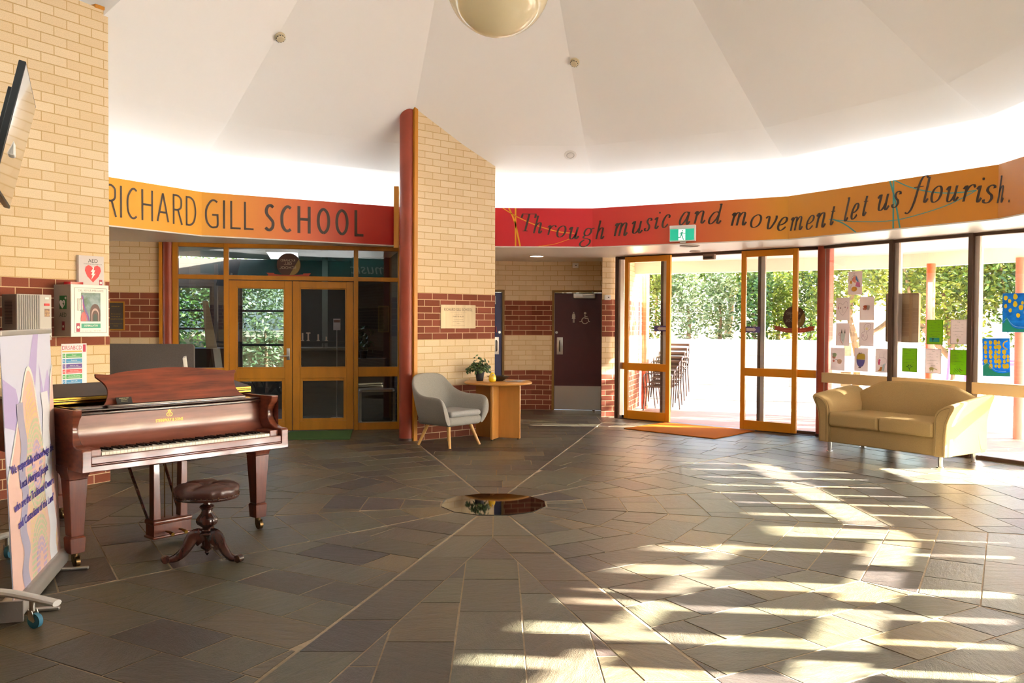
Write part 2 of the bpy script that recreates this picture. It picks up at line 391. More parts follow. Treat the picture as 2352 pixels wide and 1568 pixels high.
fl.prism([(-6.5, -10.5), (6.06, -10.5), (6.06, 1.66), (4.41, 4.50), (1.97, 6.75), (2.3, 8.5), (-6.5, 8.5)], -.12, -.0028)
structure('floor', fl, [SLATE, GROUT], angle=0)
d = MB(); d.prism([ring_pt(.455, 15 + 30 * i) for i in range(12)], -.01, .004)
tag(d.build('floor_disc', mat('black granite', '#0d0a08', .03, spec=.8), bevel=.002), 'twelve-sided polished black stone inlaid at the centre of the slate floor', 'floor inlay')

# ---- ceiling: twelve folded planes rising to a point, with the cove round the rim
WHITE = mat('white paint', '#fbf9f6', .75, spec=.2, bump=.03, bscale=30)
def cprof(k):
    if k in (9, 10): return [(.02, 7.15), (2.6, 5.24), (3.7, 4.78), (4.9, 4.6), (5.41, 3.40), (5.41, 3.12), (5.16, 3.12)]
    return [(.02, 7.15), (2.6, 5.24), (4.43, 3.91), (4.9, 3.62), (5.41, 3.40), (5.41, 3.12), (5.16, 3.12)]
ce = MB()
for k in range(12):
    pr = cprof(k); V = []
    for a, z in pr:
        r = a / c15; p, q = ring_pt(r, 30 * k - 15), ring_pt(r, 30 * k + 15); V += [(*p, z), (*q, z)]
    ce.add(V, [(2 * i, 2 * i + 1, 2 * i + 3, 2 * i + 2) for i in range(len(pr) - 1)])
for deg in (-105, -45):
    V = [(*ring_pt(a / c15, deg), z) for a, z in cprof(0)[1:5]] + [(*ring_pt(a / c15, deg), z) for a, z in cprof(9)[2:4]]
    ce.add(V, [(0, 1, 2, 3, 5, 4)])
structure('ceiling', ce, WHITE, angle=0)
def ceil_z(x, y):
    a = max(x * sin(radians(30 * k)) - y * cos(radians(30 * k)) for k in range(12)); P = cprof(0)
    for (a0, z0), (a1, z1) in zip(P, P[1:5]):
        if a0 <= a <= a1: return z0 + (z1 - z0) * (a - a0) / (a1 - a0)
    return 3.4
bk = MB()
for i in range(12):
    p, q, p2, q2 = ring_pt(RB + .004, 30 * i - 15), ring_pt(RB + .004, 30 * i + 15), ring_pt(RB + .13, 30 * i - 15), ring_pt(RB + .13, 30 * i + 15)
    bk.prism([p, q, q2, p2], Z_BB, Z_BT)
structure('wall_bulkhead', bk, mat('bulkhead paint', '#d8d0c6', .6), angle=0)
so = MB()
for i in range(12):
    ro = {6: 9.2, 7: 9.2, 8: 9.2, 2: 8.15 / c15}.get(i, 8.5 / c15)
    p, q, p2, q2 = ring_pt(RB, 30 * i - 15), ring_pt(RB, 30 * i + 15), ring_pt(ro, 30 * i - 15), ring_pt(ro, 30 * i + 15)
    so.prism([p, q, q2, p2], Z_SOF, Z_SOF + .1)
so.box(-2.3, 2.3, -10.6, -8.3, Z_SOF, Z_SOF + .1)
structure('ceiling_soffit', so, mat('soffit paint', '#e9e2d8', .35, spec=.4), angle=0)
fa = MB()
for i in (3, 4, 5):
    p, q, p2, q2 = ring_pt(8.5 / c15, 30 * i - 15), ring_pt(8.5 / c15, 30 * i + 15), ring_pt(8.35 / c15, 30 * i - 15), ring_pt(8.35 / c15, 30 * i + 15)
    fa.prism([p, q, q2, p2], 2.40, Z_SOF)
structure('trim_1', fa, mat('fascia paint', '#f3ecdf', .5), angle=0)

# ---- brick walls
def pwall(mb, pts, z0, tops, u0=0.0):
    if area(pts) < 0: pts = pts[::-1]; tops = tops[::-1]
    n = len(pts); u = u0
    for i in range(n):
        a, b = pts[i], pts[(i + 1) % n]; L = hypot(b[0] - a[0], b[1] - a[1]); za, zb = tops[i], tops[(i + 1) % n]
        mb.add([(*a, z0), (*b, z0), (*b, zb), (*a, za)], [(0, 1, 2, 3)], [[(u, z0), (u + L, z0), (u + L, zb), (u, za)]]); u += L
    mb.add([(*p, t) for p, t in zip(pts, tops)], [tuple(range(n))], [[(p[0], .75) for p in pts]])
def seg(a, b, th):
    """four corners of a wall whose visible face runs a -> b, thickness to the left of that direction"""
    L = hypot(b[0] - a[0], b[1] - a[1]); n = (-(b[1] - a[1]) / L * th, (b[0] - a[0]) / L * th)
    return [a, b, (b[0] + n[0], b[1] + n[1]), (a[0] + n[0], a[1] + n[1])]
def along(p, ang, d): return (p[0] + d * cos(radians(ang)), p[1] + d * sin(radians(ang)))

LW = (-3.695, 1.037)                                   # free end of the left wall
e1 = along(LW, 240, 2.42); w_ = MB(); q = seg(e1, LW, .23)
pwall(w_, q, 0, [4.60, 4.476, 4.476, 4.60], u0=.13); wallp('wall_left', w_)
t_ = MB(); q = seg(along(e1, 60, 2.28), along(LW, 60, .02), .26); t_.prism([(p[0] + .01, p[1] - .008) for p in q], 4.476, 4.51)
structure('trim_2', t_, mat('varnished timber', '#cf8822', .4, noise=.16, nscale=6, stretch=(1, 1, .15)), bevel=.004)
TIMBER = MATS['varnished timber']

PA, PB = (-1.019, 3.952), (-.023, 4.788)               # pillar wall, face towards the hall
w_ = MB(); q = seg(PA, PB, .23); pwall(w_, q, 0, [4.373, 3.703, 3.703, 4.373], u0=.01); wallp('wall_pillar', w_)
t_ = MB(); u_ = Vector((PB[0] - PA[0], PB[1] - PA[1], 0)).normalized(); n_ = Vector((-u_.y, u_.x, 0))
A3 = Vector((*PA, 4.373)) - u_ * .02 - n_ * .012; B3 = Vector((*PB, 3.703)) + u_ * .02 - n_ * .012
t_.loft([[A3, A3 + n_ * .25, A3 + n_ * .25 + _Z * .02, A3 + _Z * .02], [B3, B3 + n_ * .25, B3 + n_ * .25 + _Z * .02, B3 + _Z * .02]])
structure('trim_3', t_, TIMBER, bevel=.003)
t_ = MB(); A2 = Vector((*PA, 0)); pp = [A2 - u_ * .055 - n_ * .012, A2 - n_ * .012, A2 + n_ * .22, A2 - u_ * .055 + n_ * .22]
t_.prism([(p.x, p.y) for p in pp], 0, 4.40); structure('trim_4', t_, TIMBER, bevel=.004)
t_ = MB(); c_ = ring_pt(5.16, -164.2); t_.cbox((c_[0], c_[1], 3.0), (.07, .07, .86)); structure('trim_5', t_, TIMBER, bevel=.004)
RED = mat('red oxide paint', '#a2452f', .42, noise=.12, nscale=5)
def column(name, x, y, r, z1, label, group=None):
    m = MB(); m.cyl((x, y, 0), (x, y, z1), r, n=32); o = m.build(name, RED); tag(o, label, 'column', group)
    b = MB(); b.cyl((x, y, 0), (x, y, .035), r + .008, n=32); b.build('base_ring', mat('dark brown metal', '#4a3227', .45), o); return o
column('steel_column', -1.155, 4.0, .10, 4.36, 'tall red round column against the left edge of the brick pillar wall, reaching the ceiling')
column('steel_column', 4.50, 4.565, .105, 2.60, 'red round column between the sliding entrance doors and the picture-covered windows')

GL = frame_at((-2.8, 4.94), 12); GLinv = GL.inverted()
def gp(x, y, z=0): p = GL @ Vector((x, y, z)); return (p.x, p.y)
p = gp(-1.69, .0); column('steel_column', p[0], p[1], .072, 2.60, 'slim red round column between two timber posts left of the glazed timber screen')
w_ = MB(); pwall(w_, [gp(-4.2, 0), gp(-1.80, 0), gp(-1.80, .23), gp(-4.2, .23)], 0, [2.6] * 4, .1); wallp('wall_rear', w_)

# ---- timber screen with double doors (left) -- posts, rails, panes
PANE = glass_mat('clear pane', (.97, .98, .97), 2.0); PANE_OUT = glass_mat('window pane', (.97, .985, .98), 1.0)
def bars(name, M, lst, m, parent, bevel=.004):
    b = MB(); b.M = M
    for q in lst: b.box(*q)
    return b.build(name, m, parent, bevel=bevel)
def pane(M, x0, x1, y, z0, z1, parent, m=None):
    b = MB(); b.M = M; b.box(x0, x1, y - .003, y + .003, z0, z1); return b.build('pane', m or PANE, parent, angle=0)
win = sroot('window_1', (-2.8, 4.94, 0), radians(12)); I4 = Matrix()
D0, D1 = -.05, .06
bars('frame', I4, [(-1.80, -1.755, D0, D1, 0, 2.6), (-1.628, -1.558, D0, D1, 0, 2.6), (-.965, -.901, D0, D1, 0, 2.6), (.793, .853, D0, D1, 0, 2.6), (1.415, 1.481, D0, D1, 0, 2.6),
     (-1.558, 1.415, D0 + .004, D1 - .004, 2.545, 2.6), (-1.558, 1.415, D0 + .006, D1 - .006, 2.108, 2.168), (-1.558, -.965, D0 + .006, D1 - .006, .757, .895), (.853, 1.415, D0 + .006, D1 - .006, .757, .895),
     (-1.558, -.965, D0 + .006, D1 - .006, 0, .10), (.853, 1.415, D0 + .006, D1 - .006, 0, .10)], TIMBER, win)
for x0, x1 in ((-1.558, -.965), (-.901, .793), (.853, 1.415)): pane(I4, x0, x1, 0.0, 2.168, 2.545, win)
for x0, x1 in ((-1.558, -.965), (.853, 1.415)):
    pane(I4, x0, x1, 0.0, .895, 2.108, win); pane(I4, x0, x1, 0.0, .10, .757, win)
STEEL = mat('brushed steel', '#c9c6c0', .32, 1.0); CHROME = mat('chrome', '#e8e8e8', .12, 1.0)
def tdoor(n, x0, x1, lever):
    r = sroot('door_%d' % n, (-2.8, 4.94, 0), radians(12)); a, b = x0 + .004, x1 - .004; s = .098
    bars('leaf_frame', I4, [(a, a + s, -.02, .025, .012, 2.098), (b - s, b, -.02, .025, .012, 2.098), (a + s, b - s, -.02, .025, 2.005, 2.098), (a + s, b - s, -.02, .025, .742, .885), (a + s, b - s, -.02, .025, .012, .135)], TIMBER, r)
    bead = MB()
    for z0, z1 in ((.135, .742), (.885, 2.005)):
        g = .016 if z0 > .5 else .04
        for q in ((a + s, a + s + g, z0, z1), (b - s - g, b - s, z0, z1), (a + s + g, b - s - g, z0, z0 + g), (a + s + g, b - s - g, z1 - g, z1)): bead.box(q[0], q[1], -.012, .018, q[2], q[3])
    bead.build('glazing_bead', TIMBER, r, bevel=.003)
    pane(I4, a + s, b - s, .003, .885, 2.005, r); pane(I4, a + s, b - s, .003, .135, .742, r)
    if lever:
        h = MB(); h.rbox((b - .052, -.024, 1.08), (.045, .008, .165), .004); h.cyl((b - .052, -.028, 1.055), (b - .052, -.075, 1.055), .011)
        h.tube([(b - .052, -.072, 1.055), (b - .09, -.074, 1.056), (b - .17, -.072, 1.053)], .0095); h.build('lever_handle', STEEL, r)
tdoor(1, -.901, -.053, True); tdoor(2, -.053, .793, False)

# ---- office behind the screen
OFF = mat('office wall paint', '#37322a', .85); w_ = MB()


def lw(mb, x0, x1, y0, y1, z0, z1): mb.M = GL; mb.box(x0, x1, y0, y1, z0, z1); mb.M = Matrix()
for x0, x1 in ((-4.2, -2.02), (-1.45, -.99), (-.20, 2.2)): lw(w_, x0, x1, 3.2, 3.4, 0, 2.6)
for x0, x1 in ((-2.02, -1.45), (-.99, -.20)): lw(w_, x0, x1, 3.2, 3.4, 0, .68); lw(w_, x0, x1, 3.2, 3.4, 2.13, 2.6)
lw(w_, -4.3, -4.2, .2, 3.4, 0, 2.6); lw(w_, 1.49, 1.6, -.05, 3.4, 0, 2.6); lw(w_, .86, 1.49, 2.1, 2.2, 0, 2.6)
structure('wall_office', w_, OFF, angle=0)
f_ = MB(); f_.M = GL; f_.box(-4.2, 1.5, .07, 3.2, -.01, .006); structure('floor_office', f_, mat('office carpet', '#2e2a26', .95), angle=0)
BLK = mat('black aluminium', '#1d1a18', .4)
for n, (x0, x1, zz) in enumerate(((-2.02, -1.45, (1.40, 1.71)), (-.99, -.20, (1.12, 1.71)))):
    r = sroot('window_%d' % (2 + n), (-2.8, 4.94, 0), radians(12))
    bars('frame', I4, [(x0, x0 + .04, 3.2, 3.26, .68, 2.13), (x1 - .04, x1, 3.2, 3.26, .68, 2.13)] + [(x0, x1, 3.2, 3.26, z - .018, z + .018) for z in (.70, 2.11) + zz], BLK, r)
    pane(I4, x0, x1, 3.23, .68, 2.13, r, glass_mat('solar grey pane', (.34, .40, .44), 1.0))

# ---- toilets alcove
AC = (.613, 8.097); w_ = MB()
DP0 = along(AC, -9, .40); DP1 = along(AC, -9, 1.22)
def lint(mb, a, b, z): mb  # openings are built as side pieces plus a lintel
pwall(w_, seg(along(AC, -9, 0), along(AC, -9, .36), .2), 0, [2.6] * 4, .05)
q = seg(along(AC, -9, .36), along(AC, -9, 1.62), .2)
for i in range(1): pwall(w_, q, 2.10, [2.6] * 4, .41)
pwall(w_, seg(along(AC, -9, 1.26), along(AC, -9, 1.62), .2), 0, [2.1] * 4, 1.31)
AL0 = along(AC, 195, 1.7)
pwall(w_, seg(along(AL0, 15, 1.20), AC, .2), 0, [2.6] * 4, .11)
pwall(w_, seg(along(AL0, 15, .28), along(AL0, 15, 1.20), .2), 2.10, [2.6] * 4, .2)
pwall(w_, seg(AL0, along(AL0, 15, .28), .2), 0, [2.6] * 4, .0)
wallp('wall_alcove', w_)
w_ = MB(); pwall(w_, [(1.715, 6.924), (1.995, 6.999), (2.20, 7.85), (1.86, 7.90)], 0, [2.6] * 4, .06); wallp('wall_right_pier', w_)
w_ = MB(); q = seg((-.02, 4.93), AL0, .1); pwall(w_, q, 0, [2.6] * 4); wallp('wall_alcove_side', w_)
PUR = mat('dark plum paint', '#4d2226', .45, noise=.08); BLUE = mat('blue paint', '#3c3f74', .45, noise=.08); OLIVE = mat('olive timber', '#8a6424', .5, noise=.15, nscale=5, stretch=(1, 1, .2))
WHT = mat('white enamel', '#ece8e2', .4); GREYW = mat('pale sign vinyl', '#cfc3b4', .6)
def flush_door(n, p, ang, x0, x1, m, marks):
    r = sroot('door_%d' % n, (p[0], p[1], 0), radians(ang))
    bars('leaf', I4, [(x0, x1, .03, .07, .008, 2.055)], m, r, .002)
    bars('door_frame', I4, [(x0 - .042, x0 - .003, -.012, .10, 0, 2.10), (x1 + .003, x1 + .042, -.012, .10, 0, 2.10), (x0 - .042, x1 + .042, -.011, .099, 2.058, 2.10)], OLIVE, r, .003)
    return r
r3 = flush_door(3, AC, -9, .40, 1.22, PUR, True)
bars('kick_plate', I4, [(.404, 1.216, .026, .031, .012, .425)], STEEL, r3, .001)
m = MB(); m.rbox((.495, .026, 1.125), (.105, .008, .30), .003); m.build('pull_plate', STEEL, r3)
m = MB(); m.tube([(.495, .02, 1.22), (.495, -.025, 1.20), (.495, -.025, 1.05), (.495, .02, 1.03)], .010); m.build('pull_handle', mat('dark steel', '#5c534b', .4, 1.0), r3)
m = MB(); m.cyl((.437, .03, 1.36), (.437, .012, 1.36), .022); m.build('lock', STEEL, r3)
m = MB(); m.rbox((.92, .0, 2.0), (.38, .06, .085), .008); m.tube([(.90, -.03, 2.01), (1.10, -.06, 2.02), (1.06, .0, 2.075)], .011); m.build('door_closer', STEEL, r3)
m = MB(); Y = .029
def person(mb, x, z, s, skirt):
    o, u, v = (x, Y, z), (s, 0, 0), (0, 0, s)
    mb.flat([(.11 * cos(a * pi / 8), 1.62 + .11 * sin(a * pi / 8)) for a in range(16)], o, u, v)
    mb.flat([(-.17, 1.47), (.17, 1.47), (.30, .98), (.22, .95), (.17, 1.15), (.30, .62), (.13, .62), (.13, 0), (.02, 0), (.02, .62), (-.02, .62), (-.02, 0), (-.13, 0), (-.13, .62), (-.30, .62), (-.17, 1.15), (-.22, .95), (-.30, .98)], o, u, v)
person(m, .735, 1.535, .108, True)
mp = lambda q, l=0: (q.x, Y - l, q.y)
x, z = .935, 1.53
m.flat([(x + .022 * cos(a * pi / 8), z + .17 + .022 * sin(a * pi / 8)) for a in range(16)], (0, Y, 0), (1, 0, 0), (0, 0, 1))
stroke(m, [(x - .002, z + .14), (x - .004, z + .08), (x + .05, z + .08), (x + .062, z + .022), (x + .085, z + .028)], mp, .015, .015, False)
stroke(m, [(x + .035 * 0 - .004, z + .11), (x + .04, z + .11)], mp, .012, .012, False)
stroke(m, [(x - .02, z + .095), (x - .052, z + .065), (x - .055, z + .03), (x - .03, z - .005), (x + .01, z - .012), (x + .045, z + .012)], mp, .014, .014)
stroke(m, [(x - .052, z + .03), (x - .10, z + .02)], mp, .012, .012, False)
m.build('pictogram', GREYW, r3, angle=0)
r4 = flush_door(4, AL0, 15, .32, 1.158, BLUE, False)
m = MB(); m.rbox((1.06, .026, 1.125), (.105, .008, .30), .003); m.build('pull_plate', STEEL, r4)
m = MB(); m.tube([(1.06, .02, 1.22), (1.06, -.025, 1.20), (1.06, -.025, 1.05), (1.06, .02, 1.03)], .010); m.build('pull_handle', MATS['dark steel'], r4)
m = MB(); m.cyl((1.118, .03, 1.36), (1.118, .012, 1.36), .022); m.build('lock', STEEL, r4)
m = MB(); m.box(1.02, 1.045, .02, .03, 1.85, 1.99); m.build('sign_plate', WHT, r4)
m = MB(); m.tube([(1.05, .015, 1.46), (1.052, .0, 1.42), (1.06, .012, 1.36)], .008); m.build('red_tag', mat('red tag', '#c04a4a', .5), r4)

# ---- sliding entrance doors
SL = frame_at((3.125, 5.6885), -42); ORA = mat('orange powder coat', '#d98a12', .38, spec=.5); DKB = mat('dark bronze aluminium', '#4b3428', .42); ALU = mat('pale aluminium', '#b8aaa0', .4, .6)
loc = (3.125, 5.6885, 0); rz = radians(-42)
win = sroot('window_4', loc, rz)
bars('bronze_frame', I4, [(-1.625, -1.575, -.02, .13, 0, 2.6), (-1.575, 1.67, .02, .13, 2.555, 2.6), (-.83, -.785, .07, .13, .0, 2.555), (.79, .835, .07, .13, 0, 2.555), (-1.575, -.83, .07, .13, 0, .05), (.835, 1.67, .07, .13, 0, .05)], DKB, win)
bars('aluminium_bead', I4, [(-1.575, -1.535, .0, .12, 0, 2.555), (-.785, -.72, .075, .125, 0, 2.555), (.835, .895, .075, .125, 0, 2.555)], ALU, win)
bars('orange_rail', I4, [(-1.60, -.80, .075, .12, .79, .90), (.80, 1.66, .075, .12, .79, .90)], ORA, win)
for x0, x1 in ((-1.535, -.83), (.895, 1.66)):
    pane(I4, x0, x1, .10, .90, 2.555, win, PANE_OUT); pane(I4, x0, x1, .10, .05, .79, win, PANE_OUT)
bars('floor_track', I4, [(-1.60, 1.66, -.03, .13, -.02, .008)], DKB, win, 0)
LOGO_D = mat('logo brown', '#4a2a1c', .5); RIB = mat('ribbon red', '#b5452f', .5); CREAMV = mat('logo cream', '#b9a184', .6)
def logo(M, x, z, s, parent, y):
    """round school badge over a ribbon, printed film on the glass"""
    b = MB(); b.M = M; o, u, v = (x, y, z), (s, 0, 0), (0, 0, s)
    disc = [(cos(a * pi / 24), sin(a * pi / 24)) for a in range(48)]
    b.flat(disc, o, u, v); q = b.build('badge', LOGO_D, parent, angle=0)
    b = MB(); b.M = M; cut = [(.95 * cos(radians(a)), .95 * sin(radians(a))) for a in range(-75, 31, 7)]; b.flat([(.02, -.92)] + cut, (x, y - .0012, z), u, v); b.build('badge_segment', mat('badge ochre', '#8c6f35', .5), parent, angle=0)
    b = MB(); b.M = M
    for t, zz, h in (('RICHARD', .28, .2), ('GILL', .0, .24), ('SCHOOL', -.36, .24)): put_text(b, t, (x - .08 * s, y - .002, z + zz * s), (1, 0, 0), (0, 0, 1), h * s, mirror=True)
    b.build('badge_lettering', CREAMV, parent, angle=0)
    b = MB(); b.M = M
    top = [(-1.35, -.78), (-.7, -.86), (0, -.88), (.7, -.86), (1.35, -.78)]; bot = [(1.35, -1.14), (.7, -1.25), (0, -1.28), (-.7, -1.25), (-1.35, -1.14)]
    b.flat(top + bot, (x, y - .0025, z), u, v)
    b.flat([(1.2, -.72), (1.85, -.70), (1.68, -.88), (1.85, -1.06), (1.2, -1.08)], (x, y - .0018, z), u, v); b.flat([(-1.2, -1.08), (-1.85, -1.06), (-1.68, -.88), (-1.85, -.70), (-1.2, -.72)], (x, y - .0018, z), u, v)
    b.build('badge_ribbon', RIB, parent, angle=0)
    b = MB(); b.M = M; put_text(b, 'Through music and movement', (x, y - .0032, z - 1.13 * s), (1, 0, 0), (0, 0, 1), .12 * s, mirror=True); b.build('ribbon_lettering', mat('ribbon lettering', '#d98a72', .6), parent, angle=0)
logo(I4, 1.33, 1.622, .165, win, .096)
def slider(n, x0, x1, arrow):
    r = sroot('door_%d' % n, loc, rz); s = .07
    bars('leaf_frame', I4, [(x0, x0 + s, -.03, .015, .012, 2.585), (x1 - s, x1, -.03, .015, .012, 2.585), (x0 + s, x1 - s, -.03, .015, 2.495, 2.585), (x0 + s, x1 - s, -.03, .015, .785, .90), (x0 + s, x1 - s, -.03, .015, .012, .145)], ORA, r)
    pane(I4, x0 + s, x1 - s, -.005, .90, 2.495, r, PANE_OUT); pane(I4, x0 + s, x1 - s, -.005, .145, .785, r, PANE_OUT)
    ax = x1 - s - .11 if arrow < 0 else x0 + s + .11
    b = MB(); b.box(ax - .11, ax + .11, -.011, -.009, 1.41, 1.495); b.build('sticker', mat('violet vinyl', '#5b4a86', .5), r, angle=0)
    b = MB(); g = arrow; b.flat([(-g * .10, .022), (g * .01, .022), (g * .01, .036), (g * .055, 0), (g * .01, -.036), (g * .01, -.022), (-g * .10, -.022)], (ax, -.0125, 1.452), (1, 0, 0), (0, 0, 1)); b.build('arrow', mat('pale vinyl', '#cfc4c4', .5), r, angle=0)
slider(5, -1.436, -.601, -1); slider(6, .58, 1.424, 1)

# ---- picture windows on the right
CREAM = mat('cream rail paint', '#d8ba88', .5)
def win_wall(n, p, ang, L, mull, lowfill=()):
    r = sroot('window_%d' % n, (p[0], p[1], 0), radians(ang)); fr = []; al = []; xs = [0] + mull + [L]
    for m_ in mull: fr.append((m_, m_ + .056, -.03, .10, 0, 2.6)); al.append((m_ + .056, m_ + .115, .01, .09, 0, 2.59))
    fr += [(0, L, .0, .10, 2.56, 2.6), (0, L, -.005, .10, -.01, .045)]
    bars('mullion', I4, fr, DKB, r); bars('aluminium_bead', I4, al + [(0, .03, .01, .09, 0, 2.59)], ALU, r)
    bars('transom', I4, [(a + (.056 if i else 0), b, -.012, .08, .745, .88) for i, (a, b) in enumerate(zip(xs[:-1], xs[1:]))], CREAM, r)
    for i, (a, b) in enumerate(zip(xs[:-1], xs[1:])):
        a2 = a + (.056 if i else 0); pane(I4, a2, b, .05, .88, 2.56, r, PANE_OUT)
        if i in lowfill: bars('infill_panel', I4, [(a2, b, .03, .07, .045, .745)], CREAM, r)
        else: pane(I4, a2, b, .05, .045, .745, r, PANE_OUT)
    return r
WKP = (4.437, 4.484); win_wall(5, WKP, -60, 3.2, [1.033, 2.08])
win_wall(6, (6.04, 1.70), -90, 3.32, [.92, 1.95, 2.9], (1, 2, 3)); win_wall(7, (6.04, -1.62), -120, 3.30, [.8, 1.65, 2.5], (0, 1, 2, 3))
w_ = MB()
for a, b in (((-6.05, 3.9), (-6.05, -1.62)), ((-6.05, -1.62), (-4.42, -4.45)), ((-4.42, -4.45), (-1.9, -6.0)), ((-1.9, -6.0), (-1.9, -10.5)), ((1.9, -10.5), (1.9, -6.0)), ((1.9, -6.0), (4.40, -4.47))):
    pwall(w_, seg(b, a, .2), 0, [2.6] * 4)
wallp('wall_back', w_)
w_ = MB(); w_.box(-1.9, 1.9, -10.7, -10.5, 0, 2.6); structure('wall_lobby', w_, WHITE, angle=0)

# ---- outside
GRD = mat('pale paving', '#a89684', .8, noise=.2, nscale=9); g = MB()
g.box(-40, 60, -40, 70, -.2, -.04); structure('ground', g, GRD, angle=0)
VER = mat('verandah pavers', '#7a5648', .7, noise=.25, nscale=12, stretch=(1, 4, 1)); v_ = MB()
v_.M = Matrix(); v_.prism([ring_pt(6.3, 100), ring_pt(8.6, 76), ring_pt(9.1, 105), ring_pt(9.1, 135), ring_pt(9.0, 162), (2.0, 7.0), (3.2, 5.9), (4.55, 4.45)], -.05, -.012)
structure('floor_verandah', v_, VER, angle=0)
w_ = MB(); oa = (2.06, 7.05); ob = along(oa, 72, 2.05); pwall(w_, seg(oa, ob, .23), 0, [2.6] * 4); wallp('wall_outside', w_)
LIME = mat('white limestone block', '#d9cfbe', .85, noise=.12, nscale=5, bump=.2, bscale=8)
w_ = MB(); zz = 0
for row in range(4):
    x = 0.0
    w_.M = frame_at((2.2, 11.1), -14)
    while x < 4.7:
        l = random.uniform(.8, 1.1); w_.box(x + .0005, x + l - .0005, random.uniform(0, .02), .4, row * .31 - .04, row * .31 + .268); x += l
structure('wall_retaining', w_, LIME, bevel=.01)
bank = MB(); bank.M = frame_at((2.2, 11.1), -14); bank.box(-14, 5.0, .38, 18, -.2, 1.15); structure('ground_bank', bank, mat('garden soil', '#b09468', .9, noise=.3), angle=0)
# ================================================================= GRAND PIANO
def wood(name, c1, c2, rough, coat=0.0, sc_=(1, 1, 1), scale=5):
    m = mat(name, c1, rough, c2=c2, nscale=scale, stretch=sc_, coat=coat); return m
MAH = wood('mahogany', '#83452f', '#5c2a1c', .28, .35, (.5, 3, 7), 5)
MAHV = wood('mahogany upright grain', '#763822', '#4f2116', .28, .35, (6, 6, .6), 4)
MAHD = wood('dark mahogany', '#4a2418', '#2e140d', .22, .5, (.5, 3, 6), 5)
DESKW = wood('music desk mahogany', '#8a3d20', '#56230f', .3, .3, (.7, 3, 9), 4)
GOLD = mat('gold leaf', '#c9a24a', .3, .9); BRASS = mat('brass', '#b08a3c', .28, 1.0); IRON = mat('aged brass', '#6b5638', .35, 1.0)
IVORY = mat('ivory key', '#efe9d8', .28); EBONY = mat('ebony key', '#171210', .3)
PO = (-1.987, -1.589, 0); PR = radians(49.8)
pn = thing('grand_piano', 'old reddish-brown grand piano with folded-back lid, music desk up, facing the stool', 'piano', PO, PR)
def bez(P, n=8): return [(v.x, v.y) for v in smooth_pts(P, n)]
outer = [(-.75, .12), (-.75, 1.42)] + bez([(-.75, 1.42), (-.70, 1.68), (-.52, 1.88), (-.25, 1.95), (.0, 1.90), (.16, 1.74), (.26, 1.50), (.40, 1.22), (.60, 1.0), (.71, .82), (.75, .62)], 5) + [(.75, .12)]
def inset_poly(P, d):
    out = []; n = len(P)
    for i in range(n):
        a, b, c = Vector(P[i - 1]), Vector(P[i]), Vector(P[(i + 1) % n]); e1_, e2_ = (b - a).normalized(), (c - b).normalized()
        n1, n2 = Vector((e1_.y, -e1_.x)), Vector((e2_.y, -e2_.x)); m_ = (n1 + n2)
        m_ = n1 if m_.length < 1e-4 else m_.normalized(); k = min(2.0, 1 / max(.35, m_.dot(n1))); q = b + m_ * d * k; out.append((q.x, q.y))
    return out
inner = inset_poly(outer, .05)
case = MB(); n = len(outer)
R_ = [[(*p, .645) for p in outer], [(*p, 1.0) for p in outer], [(*p, 1.0) for p in inner], [(*p, .645) for p in inner]]
case.loft(R_, closed=False, cap=False, ringclosed=True)
case.prism(inner, .645, .68)
case.build('case', MAH, pn, bevel=.003)
pl = MB(); pl.prism([(-.69, .36)] + [p for p in inset_poly(outer, .055) if p[1] > .40] + [(.69, .36)], .90, .91); pl.build('iron_plate', GOLD, pn)
ar = [(.0, .645), (.0, .757), (.012, .768), (.085, .772), (.135, .792), (.168, .835), (.175, .885), (.155, .93), (.128, .955), (.118, 1.0), (.60, 1.0), (.60, .645)]
for x0 in (-.75, .69): m = MB(); m.extr(ar, (x0, 0, 0), (0, 1, 0), (0, 0, 1), (.06, 0, 0)); m.build('arm', MAH, pn, bevel=.006, seg=3)
m = MB(); m.box(-.75, .75, .0, .62, .625, .662); m.box(-.69, .69, .004, .03, .662, .672); m.build('keybed', MAH, pn, bevel=.004)
m = MB(); m.box(-.69, .69, .006, .03, .672, .718); m.build('key_slip', MAH, pn, bevel=.004)
for x0 in (-.688, .615): m = MB(); m.box(x0, x0 + .073, .034, .20, .70, .758); m.build('key_block', MAH, pn, bevel=.004)
KW = 1.226 / 52
for k in range(52):
    m = MB(); x = -.613 + k * KW; m.box(x + .0006, x + KW - .0006, .034, .190, .705, .736); m.build('white_key', IVORY, pn, bevel=.0012, seg=1)
k = 0
for i in range(51):
    if (i - 0) % 7 in (0, 2, 3, 5, 6):                  # A# C# D# F# G#
        x = -.613 + (i + 1) * KW; m = MB(); m.loft([[(x - .0055, .085, .735), (x + .0055, .085, .735), (x + .0055, .19, .735), (x - .0055, .19, .735)], [(x - .004, .092, .748), (x + .004, .092, .748), (x + .0045, .19, .748), (x - .0045, .19, .748)]]); m.build('black_key', EBONY, pn)
pr = bez([(.188, .742), (.205, .75), (.235, .768), (.262, .805), (.272, .86), (.273, .945)], 6)
m = MB(); m.extr(pr + [(p[0] + .018, p[1]) for p in pr[::-1]], (-.688, 0, 0), (0, 1, 0), (0, 0, 1), (1.376, 0, 0)); fb = m.build('fallboard', wood('satin mahogany', '#8a5040', '#6b382a', .3, .25, (.4, 3, 5), 4), pn)
m = MB(); m.rbox((0, .268, .957), (1.376, .045, .022), .008); m.build('fallboard_lip', MAHD, fb)
m = MB(); put_text(m, 'STEINWAY & SONS', (-.03, .2705, .862), (1, 0, 0), (0, 0, 1), .021, .20); m.build('lettering', GOLD, fb, angle=0)
